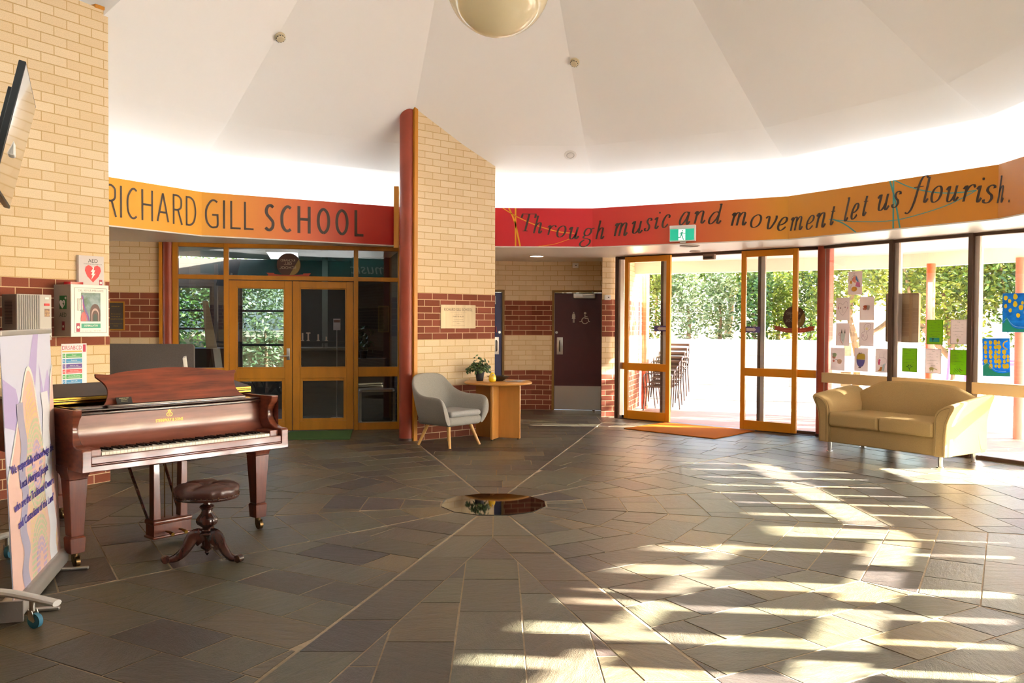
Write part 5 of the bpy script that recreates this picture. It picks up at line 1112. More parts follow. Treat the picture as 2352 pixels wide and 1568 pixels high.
def kid(name, mbb, m_, par, root):
    q = mbb.build(name, m_, None, angle=0); q.parent = par; return q
ob, sb = banner('amber-to-red band with the school name in dark capitals, left of the pillar', .3, 5.42, [(.3, '#f2b02c'), (2.6, '#efa92f'), (3.3, '#e88f3a'), (4.0, '#e06a35'), (4.7, '#cd3f30'), (5.42, '#b81f26')], 'band amber red')
m = MB()
for c, a, b, z0, z1 in LEFT:
    bold = a > 3.4; wd = .040 if bold else .025; sx = (b - a) - wd; mp_ = lambda q, l=0: on_band(a + wd / 2 + q.x * sx, z0 + wd / 2 + q.y * (z1 - z0 - wd), .006)
    if c == 'I': sx = 0.001; mp_ = lambda q, l=0: on_band((a + b) / 2 + (q.x - .5), z0 + q.y * (z1 - z0), .006)
    for st_ in GC[c]:
        hard = len(st_) == 2; W_, H_ = max(.02, sx), (z1 - z0 - wd)
        if c == 'I': W_ = 1.0
        P = [Vector((q[0] * W_, q[1] * H_)) for q in st_]
        if c == 'I': f = lambda q, l=0: on_band((a + b) / 2 + (q.x - .5), z0 + wd / 2 + q.y, .006)
        else: f = lambda q, l=0: on_band(a + wd / 2 + q.x, z0 + wd / 2 + q.y, .006)
        if hard: d_ = (P[1] - P[0]).normalized(); P = [P[0] - d_ * (wd / 2 if c not in 'A' else 0), P[1] + d_ * (wd / 2 if c not in 'A' else 0)]
        stroke(m, P, f, wd, wd * .9, not hard)
kid('lettering', m, INK, sb, ob)
ob, sb = banner('red-to-amber band with slanted music verse, right of the brick pillar', 5.45, 16.2, [(5.45, '#c0202c'), (8.0, '#d8292f'), (9.0, '#de4a38'), (9.6, '#e2683a'), (10.3, '#e5853a'), (10.8, '#e39a2c'), (12.0, '#e0922e'), (13.5, '#de8d22'), (14.5, '#d9893a'), (16.2, '#b98a4a')], 'band red amber')
m = MB()
for q in RIGHT: italic(m, *q)
kid('lettering', m, INK, sb, ob)
YL, TL = mat('band yellow', '#f0a51c', .5), mat('band teal', '#4fa39a', .5)
def swirls(lst, m_, name, sb, ob):
    m = MB()
    for pts, w0 in lst: stroke(m, [(s - pts[0][0], z) for s, z in pts], lambda q, l=0: on_band(pts[0][0] + q.x, q.y, .0045), w0, w0, True)
    kid(name, m, m_, sb, ob)
swirls([([(7.031, 3.155), (7.032, 2.9), (7.034, 2.616)], .022), ([(6.937, 3.154), (7.026, 2.938), (7.098, 2.616)], .022), ([(6.848, 3.154), (7.049, 3.032), (7.344, 2.905), (7.64, 2.824), (7.864, 2.802)], .012), ([(7.358, 2.617), (7.582, 2.648), (7.805, 2.725)], .006)], YL, 'yellow_line', sb, ob)
swirls([([(12.337, 3.155), (12.34, 2.9), (12.342, 2.616)], .020), ([(12.29, 3.155), (12.36, 2.933), (12.426, 2.616)], .020), ([(12.348, 3.155), (12.531, 3.059), (12.75, 2.982), (12.961, 2.937), (13.164, 2.922), (13.308, 2.924)], .012), ([(13.308, 2.924), (13.165, 2.866), (12.964, 2.8), (12.683, 2.745), (12.386, 2.708), (12.073, 2.717), (11.742, 2.755), (11.463, 2.802)], .009), ([(11.516, 2.797), (11.674, 2.732), (11.845, 2.616)], .015)], TL, 'teal_line', sb, ob)
ob, sb = banner('dark teal lettered band opposite, mirrored in the glass over the timber doors', 18.9, 28.6, [(18.9, '#2f8f8c'), (25, '#1f7d86'), (28.6, '#2a8a86')], 'band teal sheet')
m = MB(); V, Fc, x0, x1 = text_geo('music'); 
m.add([on_band(21.5 + (p[0] - x0) * .42 + p[1] * .10, 2.76 + p[1] * .40, .006) for p in V], Fc); kid('lettering', m, mat('pale band lettering', '#d9e6e2', .5), sb, ob)
# ================================================================= PICTURES ON THE WINDOWS
PW = paper_mat('drawing paper', '#e3d8d6', .45); PWG = paper_mat('green card', '#8fc21e', .35); PWGD = mat('green card edge', '#4f8a12', .6); PBD = mat('grey card edge', '#9a8a8a', .6); PEN = mat('pencil line', '#3b2b2b', .7)
WKA = radians(-60)
def wpos(t, z, y=.0455): return (WKP[0] + cos(WKA) * t - sin(WKA) * y, WKP[1] + sin(WKA) * t + cos(WKA) * y, z)
def sheet(name, label, cat, t0, t1, z0, z1, m_, grp, y=.0455, rot=0.0):
    o = thing(name, label, cat, wpos(t0, z0, y), WKA, grp); o.rotation_euler = (0, rot, WKA); b = MB(); b.box(0, t1 - t0, -.0015, 0, 0, z1 - z0); b.build('paper', m_, o); return o
def dm(parent, name, c, fn):
    b = MB(); fn(b); return b.build(name, mat('crayon ' + c, c, .6), parent, angle=0)
YD = -.0022
dq = lambda q, l=0: (q.x, YD - l, q.y)
def blob(b, cx, cz, rx, rz, n=18, y=YD, w=0.0, ph=0): b.flat([(cx + rx * cos(2 * pi * k / n) * (1 + w * sin(3 * 2 * pi * k / n + ph)), cz + rz * sin(2 * pi * k / n) * (1 + w * cos(2 * 2 * pi * k / n + ph))) for k in range(n)], (0, y, 0), (1, 0, 0), (0, 0, 1))
def loop(b, P, w_=.0022, closed=True, y=YD - .0006): stroke(b, list(P) + ([P[0]] if closed else []), lambda q, l=0: (q.x, y, q.y), w_, w_)
G1 = 'children\'s drawings on the left window'
o = sheet('drawing', 'child\'s drawing of a multicoloured parrot-like shape, topmost sheet on the left window', 'drawing', .373, .589, 1.926, 2.234, PW, G1)
dm(o, 'pink_patch', '#d87aa8', lambda b: b.flat([(.11, .11), (.19, .10), (.175, .16), (.13, .17)], (0, YD, 0), (1, 0, 0), (0, 0, 1))); dm(o, 'blue_patch', '#5b86c4', lambda b: b.flat([(.115, .20), (.15, .165), (.165, .17), (.13, .24), (.115, .245)], (0, YD, 0), (1, 0, 0), (0, 0, 1)))
dm(o, 'coral_patch', '#e5937f', lambda b: b.flat([(.08, .17), (.115, .15), (.118, .245), (.085, .24), (.055, .19)], (0, YD, 0), (1, 0, 0), (0, 0, 1))); dm(o, 'orange_patch', '#e2a23c', lambda b: (blob(b, .095, .075, .045, .032), blob(b, .045, .165, .018, .022)))
dm(o, 'outline', '#4a3a52', lambda b: (loop(b, [(.045, .19), (.06, .235), (.095, .25), (.14, .235), (.19, .11), (.13, .10), (.10, .05), (.055, .05), (.04, .10), (.06, .14)]), loop(b, [(.085, .25), (.10, .262), (.10, .28), (.085, .275)]), blob(b, .07, .21, .005, .008)))
o = sheet('drawing', 'child\'s pencil drawing of a heart-shaped face', 'drawing', .184, .401, 1.588, 1.891, PW, G1)
dm(o, 'outline', '#5a4048', lambda b: (loop(b, [(.105, .21), (.155, .25), (.185, .23), (.18, .16), (.14, .10), (.105, .07), (.06, .11), (.035, .17), (.045, .22), (.075, .23)]), loop(b, [(.11, .16), (.105, .125), (.12, .125)], closed=False), loop(b, [(.095, .108), (.118, .108)], closed=False), blob(b, .075, .165, .007, .012), blob(b, .145, .175, .006, .010)))
dm(o, 'rosy_ear', '#d9a0b0', lambda b: (blob(b, .038, .165, .012, .02), blob(b, .186, .165, .008, .014)))
o = sheet('drawing', 'child\'s drawing of a small red-brown crab on white paper', 'drawing', .557, .777, 1.591, 1.896, PW, G1)
dm(o, 'body', '#b5502e', lambda b: (blob(b, .085, .175, .028, .022, w=.12), [blob(b, .055 + k * .012, .15 - (k % 2) * .006, .006, .013) for k in range(5)])); dm(o, 'pencil_shading', '#c9bfba', lambda b: blob(b, .13, .165, .025, .04, w=.2, y=YD + .0003))
o = sheet('drawing', 'child\'s drawing of a pointed shell with two grey tips', 'drawing', .187, .402, 1.252, 1.552, PW, G1)
dm(o, 'shell', '#cfd8d2', lambda b: b.flat([(.115, .02), (.075, .10), (.08, .17), (.10, .20), (.12, .15), (.14, .20), (.15, .15), (.135, .06)], (0, YD, 0), (1, 0, 0), (0, 0, 1))); dm(o, 'red_edge', '#c06a52', lambda b: (loop(b, [(.11, .02), (.068, .09), (.072, .17), (.05, .16), (.05, .14), (.07, .14)], .006, False)))
dm(o, 'grey_tip', '#77736f', lambda b: (b.flat([(.082, .165), (.105, .165), (.092, .225)], (0, YD - .0004, 0), (1, 0, 0), (0, 0, 1)), b.flat([(.13, .165), (.155, .165), (.147, .225)], (0, YD - .0004, 0), (1, 0, 0), (0, 0, 1)), loop(b, [(.10, .08), (.11, .07), (.12, .08)], .003, False)))
o = sheet('drawing', 'child\'s pink line drawing of two linked loops like a figure eight', 'drawing', .555, .775, 1.256, 1.565, PW, G1)
dm(o, 'outline', '#7a4a58', lambda b: (loop(b, [(.085, .19), (.075, .25), (.11, .29), (.165, .285), (.175, .24), (.14, .20), (.11, .185), (.13, .13), (.12, .09), (.08, .075), (.045, .10), (.035, .15), (.055, .18)], .003), loop(b, [(.135, .27), (.15, .265), (.145, .245), (.13, .25)]), loop(b, [(.085, .12), (.11, .115), (.11, .09), (.09, .09)]), blob(b, .06, .135, .005, .025))); dm(o, 'yellow_tint', '#e3d6a0', lambda b: blob(b, .115, .225, .02, .018, y=YD + .0003))
o = sheet('drawing', 'child\'s drawing of round fruit in pale green, orange and pink, bottom-left sheet', 'drawing', .106, .332, .919, 1.220, PW, G1)
for c, x, z, rx, rz in (('#b9cfa0', .065, .205, .032, .03), ('#e0a088', .055, .175, .028, .022), ('#e3bfa6', .145, .12, .038, .036), ('#d98070', .05, .125, .016, .018), ('#c8a070', .15, .10, .018, .014)): dm(o, 'fruit', c, lambda b: blob(b, x, z, rx, rz, w=.08, y=YD - (x + z) * .001))
dm(o, 'stem', '#7d9a8a', lambda b: loop(b, [(.07, .15), (.10, .145), (.12, .13)], .007, False, y=YD - .0009))
o = sheet('drawing', 'child\'s drawing of a shape with a yellow top and blue-violet bottom like an acorn', 'drawing', .486, .696, .924, 1.228, PW, G1)
dm(o, 'yellow_top', '#dcc048', lambda b: b.flat([(.035, .155), (.035, .19), (.055, .225), (.10, .235), (.155, .225), (.165, .19), (.16, .155)], (0, YD, 0), (1, 0, 0), (0, 0, 1))); dm(o, 'violet_bottom', '#6d66b8', lambda b: b.flat([(.035, .155), (.16, .15), (.155, .11), (.13, .07), (.09, .055), (.055, .075), (.038, .11)], (0, YD, 0), (1, 0, 0), (0, 0, 1))); dm(o, 'grey_foot', '#7a6a62', lambda b: (blob(b, .085, .05, .022, .010, y=YD - .0004), b.flat([(.06, .225), (.075, .25), (.09, .23), (.105, .25), (.11, .23)], (0, YD - .0004, 0), (1, 0, 0), (0, 0, 1)))); dm(o, 'outline', '#3f3548', lambda b: loop(b, [(.035, .155), (.037, .20), (.08, .235), (.155, .225), (.162, .155), (.14, .08), (.09, .055), (.045, .09)]))
o = sheet('drawing', 'child\'s drawing of a face in profile, pink and orange, beside the dark mullion', 'drawing', .806, 1.012, .925, 1.229, PW, G1)
dm(o, 'pink_patch', '#d85a90', lambda b: (blob(b, .055, .12, .016, .03, w=.15), blob(b, .06, .155, .018, .014))); dm(o, 'orange_patch', '#e29a4a', lambda b: b.flat([(.03, .02), (.09, .015), (.105, .07), (.075, .07), (.06, .035)], (0, YD, 0), (1, 0, 0), (0, 0, 1))); dm(o, 'pale_blue', '#bcd0d6', lambda b: b.flat([(.095, .02), (.13, .02), (.135, .09), (.15, .12), (.11, .10)], (0, YD, 0), (1, 0, 0), (0, 0, 1))); dm(o, 'outline', '#8a6a8a', lambda b: (loop(b, [(.03, .13), (.04, .175), (.10, .19), (.155, .175), (.165, .13), (.14, .085), (.13, .02)], .0028, False), loop(b, [(.085, .09), (.10, .10), (.095, .08)]), loop(b, [(.06, .19), (.07, .245)], .002, False), loop(b, [(.12, .19), (.13, .24)], .002, False)))
o = thing('hardboard', 'brown board fixed outside the glass behind the dark mullion', 'board', wpos(.908, 1.315, .112), WKA); m = MB(); m.rbox((.233, .004, .308), (.466, .006, .616), .02); m.v = [(x, y, z) for x, y, z in m.v]; m.build('panel', mat('brown hardboard', '#9c7d5e', .8, noise=.08, nscale=60), o)
G2 = 'verses about trees on the middle window'
def verse(t0, t1, z0, z1, green, kind, label):
    o = sheet('verse_sheet', label, 'sheet', t0, t1, z0, z1, PWG if green else PW, G2); W_, H_ = t1 - t0, z1 - z0; e = .007
    b = MB()
    for q in ((.002, W_ - .002, .002, e), (.002, W_ - .002, H_ - e, H_ - .002), (.002, e, e, H_ - e), (W_ - e, W_ - .002, e, H_ - e)): b.box(q[0], q[1], -.0023, -.0015, q[2], q[3])
    b.build('border', PWGD if green else PBD, o)
    b = MB(); put_text(b, 'Trees', (W_ / 2, YD, H_ - .035), (1, 0, 0), (0, 0, 1), .010)
    for k, z in enumerate((H_ - .065, H_ - .098, H_ - .14, H_ - .178)):
        b.box(.028, .105 if k != 2 else W_ - .03, -.0024, -.0018, z - .004, z - .0028)
        if k != 2: put_text(b, 'trees', (W_ - .055, YD, z), (1, 0, 0), (0, 0, 1), .008)
        put_text(b, ('green', 'tall', 'leafy branches in the sun', 'shady')[k], (.065 if k != 2 else W_ / 2, YD, z), (1, 0, 0), (0, 0, 1), .006)
    put_text(b, 'I like trees', (W_ / 2, YD, H_ - .208), (1, 0, 0), (0, 0, 1), .010); b.build('lettering', mat('verse ink', '#4f5a3a', .7), o, angle=0)
    cx = W_ / 2
    if kind == 'tree': dm(o, 'tree_drawing', '#2c5a1c', lambda b: (stroke(b, [(cx, .018), (cx - .002, .045)], dq, .007, .007, False), [stroke(b, [(cx - .002, .042), (cx + x, z)], dq, .004, .004, False) for x, z in ((-.03, .065), (-.015, .075), (.012, .072), (.032, .066))], [blob(b, cx + x, z, .010, .006) for x, z in ((-.032, .068), (.033, .069), (-.014, .078), (.012, .077))]))
    if kind == 'blue': dm(o, 'sky_drawing', '#2f9a8a', lambda b: b.box(.04, W_ - .045, -.0021, -.0018, .03, .08)); dm(o, 'tree_drawing', '#1d3c1a', lambda b: (stroke(b, [(.085, .032), (.085, .065)], lambda q, l=0: (q.x, YD - .0004, q.y), .008, .008, False), blob(b, .085, .066, .016, .008, y=YD - .0004)))
    if kind == 'small': dm(o, 'tree_drawing', '#9aa04a', lambda b: (blob(b, cx - .01, .045, .014, .022), stroke(b, [(cx - .01, .008), (cx - .01, .03)], dq, .006, .006, False)))
    if kind == 'dino': dm(o, 'dinosaur_drawing', '#b9b97a', lambda b: (blob(b, cx - .02, .058, .032, .018), [stroke(b, [(cx - .02 + x, .05), (cx - .02 + x, .022)], dq, .007, .007, False) for x in (-.02, -.01, .012, .02)], stroke(b, [(cx + .005, .065), (cx + .03, .055), (cx + .055, .045)], dq, .008, .008)))
    if kind == 'leafy': dm(o, 'tree_drawing', '#5f9a14', lambda b: [blob(b, .05 + (k * 37 % 90) / 900, .02 + (k * 53 % 60) / 1000, .007, .006) for k in range(16)]); dm(o, 'red_marks', '#a84a2a', lambda b: [blob(b, .125 + k * .013, .062 - k * .003, .004, .006) for k in range(4)])
verse(1.521, 1.736, 1.302, 1.600, True, 'blue', 'green bordered verse sheet with a blue-framed tree, upper of the green sheets'); verse(1.831, 2.035, 1.312, 1.602, False, 'small', 'white bordered verse sheet with a tiny tree, upper row by the right mullion')
verse(1.190, 1.401, .952, 1.248, True, 'tree', 'green bordered verse sheet with a branching tree, left end of the bottom row'); verse(1.508, 1.719, .950, 1.249, False, 'dino', 'white bordered verse sheet with a dinosaur drawing, bottom row'); verse(1.830, 2.040, .950, 1.248, True, 'leafy', 'green bordered verse sheet with red marks, right end of the bottom row')
G3 = 'blue paintings on the right window'
def painting(label, t0, t1, z0, z1, dots_, rot, curl):
    o = sheet('painting', label, 'painting', t0, t1, z0, z1, paper_mat('painted blue', '#2b9fdc', .55, c2='#1478bc', nscale=9, stretch=(1, 1, 2.5)), G3, rot=rot); W_, H_ = t1 - t0, z1 - z0
    dm(o, 'green_wave', '#169a86', lambda b: b.flat([(.004, .004), (W_ - .004, .004), (W_ - .004, .05)] + bez([(W_ - .004, .05), (W_ * .7, .035), (W_ * .4, .06), (W_ * .25, .12), (W_ * .14, .17), (.03, .16 if curl else .11), (.004, .10)], 5), (0, YD, 0), (1, 0, 0), (0, 0, 1)))
    dm(o, 'wave_line', '#8cc8d8', lambda b: stroke(b, [(.01, .12), (W_ * .2, .15), (W_ * .3, .11), (W_ * .5, .065), (W_ * .85, .055)], lambda q, l=0: (q.x, YD - .0005, q.y), .005, .005))
    dm(o, 'yellow_dot', '#e8c80c', lambda b: [blob(b, x * W_, z * H_, r * W_, r * W_ * 1.25, w=.1, ph=k) for k, (x, z, r) in enumerate(dots_)])
    if curl: dm(o, 'yellow_crescent', '#e2b814', lambda b: stroke(b, [(W_ * .93, H_ * .93), (W_ * .80, H_ * .88), (W_ * .78, H_ * .78), (W_ * .92, H_ * .70)], dq, .016, .012))
painting('blue painting with scattered big yellow dots, at the right edge of the picture', 2.451, 2.748, 1.462, 1.896, [(.12, .88, .075), (.27, .80, .062), (.48, .91, .085), (.48, .72, .085), (.12, .67, .062), (.30, .56, .062), (.70, .63, .085), (.60, .43, .072), (.86, .51, .058), (.96, .86, .11), (.75, .75, .05)], 0, False)
painting('blue painting with rows of yellow dots and a yellow crescent, below the other painting', 2.236, 2.553, .955, 1.385, [(.12 + .165 * i + .02 * ((i * 7 + j * 3) % 3), .89 - .125 * j, .050 + .012 * ((i + 2 * j) % 3)) for j in range(6) for i in range(5) if not (i == 4 and j in (0, 1)) and not (j == 5 and i < 1)] + [(.93, .52, .05), (.93, .42, .05), (.90, .27, .07)], radians(-2), True)
# artwork covering the side windows to the right of the picture: narrow gaps between the sheets let the sun through in stripes
rs = random.Random(3)
def side_art(p, ang, L, gaps, rows):
    for z0, z1, gs in rows:
        x = .02
        while x < L - .3:
            wd = rs.uniform(.33, .40); o = thing('wall_artwork', 'sheet of artwork covering the side window beyond the right edge of the picture', 'artwork', (p[0] + cos(ang) * x - sin(ang) * .04, p[1] + sin(ang) * x + cos(ang) * .04, z0), ang, 'artworks on the side windows')
            m = MB(); m.box(0, min(wd, L - x - .01), -.002, .0, 0, z1 - z0); m.build('paper', PW, o); x += wd + rs.choice(gaps) * gs
side_art((6.04, 1.70), radians(-90), 3.32, (.06, .08, .10, .05), ((.885, 1.135, 1), (1.245, 1.56, 1))); side_art((6.04, -1.62), radians(-120), 3.3, (.10, .14, .18, .08), ((.885, 1.135, 1), (1.245, 1.56, 1), (1.62, 1.86, 1.7)))

# ================================================================= OFFICE BEYOND THE GLASS
logo(I4, -.10 + .0, 2.325, .163, bpy.data.objects['window_1'], -.006)
M_C = mat('counter panel', '#5f574b', .6); ct = thing('reception_counter', 'reception counter behind the right-hand glazed door', 'counter', (*gp(.40, 1.9), 0), radians(12))
m = MB(); m.box(-.42, .42, .05, .40, 0, 1.06); m.build('body', M_C, ct, bevel=.004); m = MB(); m.box(-.45, .45, 0, .48, 1.06, 1.11); m.build('worktop', mat('counter top', '#6a5f4e', .35), ct, bevel=.006); m = MB(); m.box(-.42, .42, .16, .24, 1.18, 1.21); m.box(-.42, -.40, .16, .24, 1.10, 1.2); m.box(.0, .02, .16, .24, 1.10, 1.2); m.build('shelf', mat('shelf dark', '#3a332b', .5), ct)
for k, (x, h, lb) in enumerate(((-.33, .13, 'first of four pale standing ornaments on the office counter shelf, tall'), (-.24, .14, 'second pale ornament on the office counter shelf, T-shaped'), (-.08, .11, 'third pale ornament on the office counter shelf, slim'), (.05, .07, 'smallest pale ornament on the office counter shelf, nearest the grey post'))):
    p = gp(.40 + x, 2.08); o = thing('letter_ornament', lb, 'ornament', (p[0], p[1], 1.215), radians(12), 'pale ornaments on the office shelf'); m = MB(); m.box(-.012, .012, 0, .03, 0, h); m.box(-.025, .025, 0, .03, 0, .012)
    if k == 1: m.box(-.035, .035, 0, .03, h - .02, h)
    m.build('figure', mat('pale ornament', '#e8cbb0', .5), o)
p = gp(.43, 2.35); o = thing('office_post', 'grey steel post inside the dark office', 'post', (p[0], p[1], 0), radians(12)); m = MB(); m.box(-.045, .045, -.045, .045, 0, 2.6); m.build('shaft', mat('grey post', '#6f7267', .6), o)
p = gp(.60, 1.45); o = thing('notice_sheet', 'white notice in a clear holder on a thin stand inside the office', 'notice', (p[0], p[1], 0), radians(12)); m = MB(); m.box(-.055, .055, -.003, .003, 1.40, 1.58); m.build('sheet', PW, o); m = MB(); m.box(-.05, .05, -.0035, -.003, 1.52, 1.56); m.build('print', mat('notice print', '#8a5a4a', .6), o); m = MB(); m.cyl((0, 0, .02), (0, 0, 1.4), .007, n=8); m.cyl((0, 0, 0), (0, 0, .02), .10); m.build('stand', STEEL, o)
p = gp(1.18, .75); o = thing('flight_case', 'black equipment case with silver edges behind the right sidelight', 'case', (p[0], p[1], 0), radians(12)); m = MB(); m.box(-.26, .26, 0, .25, .01, .50); m.build('panel', mat('case black', '#20221d', .5), o); m = MB()
for q in ((-.27, -.235, .0, .51), (.235, .27, .0, .51)): m.box(q[0], q[1], -.012, .262, q[2], q[3])
m.box(-.27, .27, -.0115, .2615, .475, .512); m.box(-.27, .27, -.0115, .2615, 0, .03); m.build('edge', mat('case edge', '#b5b0a4', .35, .7), o); m = MB()
for x in (-.25, .25):
    for z in (.02, .49): m.ell((x, -.008, z), (.028, .018, .028), 12, 8)
m.build('corner_ball', STEEL, o)
p = gp(1.30, 1.9); o = thing('wall_picture', 'dark gold framed picture on the office wall', 'picture', (*gp(1.38, 2.08), 1.36), radians(12)); m = MB(); m.box(-.09, .09, -.02, .0, 0, .44); m.build('frame', mat('old gold', '#6a5a2a', .5), o); m = MB(); m.box(-.07, .07, -.024, -.02, .02, .42); m.build('canvas', mat('dark canvas', '#3f3a1e', .6, c2='#5a5428', nscale=12), o)
o = thing('office_plant', 'dark leafy plant on a low ledge inside the office', 'plant', (*gp(1.02, 1.55), 0), 0); m = MB(); m.cyl((0, 0, .95), (0, 0, 1.07), .05, .065); m.build('pot', BLKP, o); m = MB(); m.box(-.12, .35, -.12, .2, 0, .95); m.build('ledge', M_C, o); lf = MB()
for k in range(60): c = Vector((rl.gauss(.0, .08), rl.gauss(0, .06), 1.25 + rl.gauss(0, .10))); a = rl.uniform(0, 6.28); s = .035; lf.tone = rl.random() * .4; lf.add([c, c + Vector((cos(a) * s * 2, .01, sin(a) * s * 2)), c + Vector((cos(a + .5) * s * 1.5, -.03, sin(a + .5) * s * 1.5))], [(0, 1, 2)])
lf.build('foliage', IVY, o, angle=0); m = MB(); m.tube([(0, 0, 1.05), (.01, 0, 1.2), (.03, 0, 1.35)], .005, n=6); m.build('stem', MATS['ivy stem'], o)
cl = thing('ceiling_light', 'bright rectangular ceiling light inside the office, seen through the glass over the doors', 'ceiling light', (-3.38, 6.6, Z_SOF), radians(12)); m = MB(); m.box(-.24, .24, -.75, .75, -.03, 0); m.build('frame', WHT, cl); m = MB(); m.box(-.22, .22, -.72, .72, -.034, -.03); m.build('diffuser', mat('office light diffuser', '#e8f4ff', .5, emit=1.5), cl)
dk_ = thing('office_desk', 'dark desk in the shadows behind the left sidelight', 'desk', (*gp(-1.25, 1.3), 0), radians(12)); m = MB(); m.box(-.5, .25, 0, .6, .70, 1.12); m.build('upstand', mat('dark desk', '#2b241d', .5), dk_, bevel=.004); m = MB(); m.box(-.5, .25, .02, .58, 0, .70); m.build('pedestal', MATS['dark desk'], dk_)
fm = thing('easel_frame', 'pale narrow frame leaning inside the left sidelight', 'frame', (*gp(-1.32, 1.1), 1.12), radians(12)); m = MB(); m.extr([(0, 0), (.16, 0), (.03, .70), (-.05, .72)], (0, 0, 0), (1, 0, 0), (0, 0, 1), (0, .02, 0)); m.build('panel', mat('pale frame', '#9a9184', .6), fm)

# ================================================================= OUTSIDE
def opost(x, y, r, z1, c, label): m = MB(); m.cyl((x, y, -.04), (x, y, z1), r, n=24); o = m.build('verandah_post', mat('post ' + c, c, .5)); tag(o, label, 'post', 'verandah posts')
opost(2.72, 8.70, .065, 2.42, '#b4553a', 'red verandah post outside, at the end of the outer brick wall'); opost(6.30, 5.28, .06, 2.42, '#c0603a', 'orange-red verandah post outside the middle picture window'); opost(7.12, 4.42, .075, 2.45, '#c76a5a', 'thick pinkish verandah post outside the right picture window')
STB = mat('brown outdoor steel', '#382820', .45)
def outdoor_chair(label, loc, rz, grp):
    o = thing('outdoor_chair', label, 'chair', loc, rz, grp)
    for s in (-1, 1):
        m = MB(); m.tube(smooth_pts([(s * .25, -.27, 0), (s * .25, -.22, .30), (s * .26, -.24, .55), (s * .26, -.20, .63), (s * .26, .0, .65), (s * .25, .20, .64), (s * .24, .26, .88)], 4), .012, n=8); m.build('side_frame', STB, o)
        m = MB(); m.tube([(s * .23, .30, 0), (s * .24, .18, .42), (s * .24, .24, .66)], .012, n=8); m.build('rear_leg', STB, o)
    m = MB()
    for k in range(6): m.rbox((0, -.20 + k * .08, .42 + .006 * k), (.48, .05, .014), .005)
    m.build('seat_slats', STB, o); m = MB()
    for k in range(5): m.rbox((0, .215 + .012 * k, .50 + k * .09), (.46, .014, .045), .005)
    m.build('back_slats', STB, o); return o
c0 = outdoor_chair('brown metal outdoor chair, lowest of the stack by the outer brick wall', (2.95, 8.25, -.02), radians(-30), 'stacked outdoor chairs')
for k, lb in enumerate(('second brown chair up in the outdoor stack', 'middle brown chair of the outdoor stack', 'fourth brown chair up in the outdoor stack', 'topmost brown chair of the outdoor stack')): dup(c0, (2.95 + .055 * (k + 1), 8.25 + .06 * (k + 1), -.02 + .075 * (k + 1)), radians(-30), lb)
PNK = mat('pink play steel', '#d86aa0', .4); o = thing('play_frame', 'pink metal climbing frame far outside the right windows', 'play equipment', (8.1, 8.2, -.04), 0); m = MB()
for x, y in ((0, 0), (1.1, -.6), (.75, .8), (1.75, .1)): m.tube([(x - .08, y, 0), (x, y, 1.15)], .035, n=10)
m.build('upright', PNK, o); m = MB(); m.cyl((.0, 0, .95), (1.1, -.6, .95), .025); m.cyl((.75, .8, .85), (1.75, .1, .85), .025); m.build('rail', PNK, o)
BARK = mat('bark', '#8a6a48', .9, noise=.35, nscale=7, bump=.5, bscale=20, stretch=(3, 3, .8))
LV = [attr_mat('leaf yellow green', 'tone', [(0, '#26320a'), (.45, '#5a6a14'), (.8, '#8e942a'), (1, '#c4c060')], .5, transl=.35), attr_mat('leaf mid green', 'tone', [(0, '#16280a'), (.5, '#37541a'), (1, '#7c983e')], .5, transl=.35), attr_mat('leaf silver', 'tone', [(0, '#33461e'), (.5, '#6d7c48'), (1, '#c8caa0')], .5, transl=.35), attr_mat('leaf dark', 'tone', [(0, '#122610'), (.5, '#2a4622'), (1, '#607a48')], .5, transl=.3)]
rt = random.Random(21)
def tree(name, label, x, y, z0, clumps, n, kind, size=.09, trunk=None, grp=None):
    o = thing(name, label, 'tree' if 'tree' in name else 'shrub', (x, y, z0), 0, grp); m = MB()
    for pts, r in (trunk or [([(0, 0, -.1), (.03, .02, .5 * clumps[0][0][2]), clumps[0][0]], .06)]): P = smooth_pts(pts, 4); m.tube(P, [r * (1 - .75 * i / len(P)) for i in range(len(P))], n=8)
    m.build('trunk', BARK, o); lf = MB(); tot = sum(c[1][0] * c[1][1] for c in clumps)
    for c, r in clumps:
        for k in range(int(2.3 * n * r[0] * r[1] / tot)):
            d = Vector((rt.gauss(0, 1), rt.gauss(0, 1), rt.gauss(0, 1))).normalized() * (rt.random() ** .4); p = Vector((c[0] + d.x * r[0], c[1] + d.y * r[0], c[2] + d.z * r[1]))
            u = Vector((rt.gauss(0, 1), rt.gauss(0, 1), rt.gauss(0, .6))).normalized(); v = u.orthogonal().normalized(); v.rotate(Matrix.Rotation(rt.uniform(0, 6.28), 3, u)); s = size * .68 * rt.uniform(.5, 1.2)
            lf.tone = min(1, max(0, rt.gauss(.5, .22))); lf.add([p - u * s, p + v * s * .42, p + u * s, p - v * s * .42], [(0, 1, 2, 3)])
    lf.build('foliage', LV[kind], o, angle=0); return o
B0 = 1.12
def cl_(*q): return [((a, b, c), (r, h)) for a, b, c, r, h in q]
GS = 'shrubs on the bank'
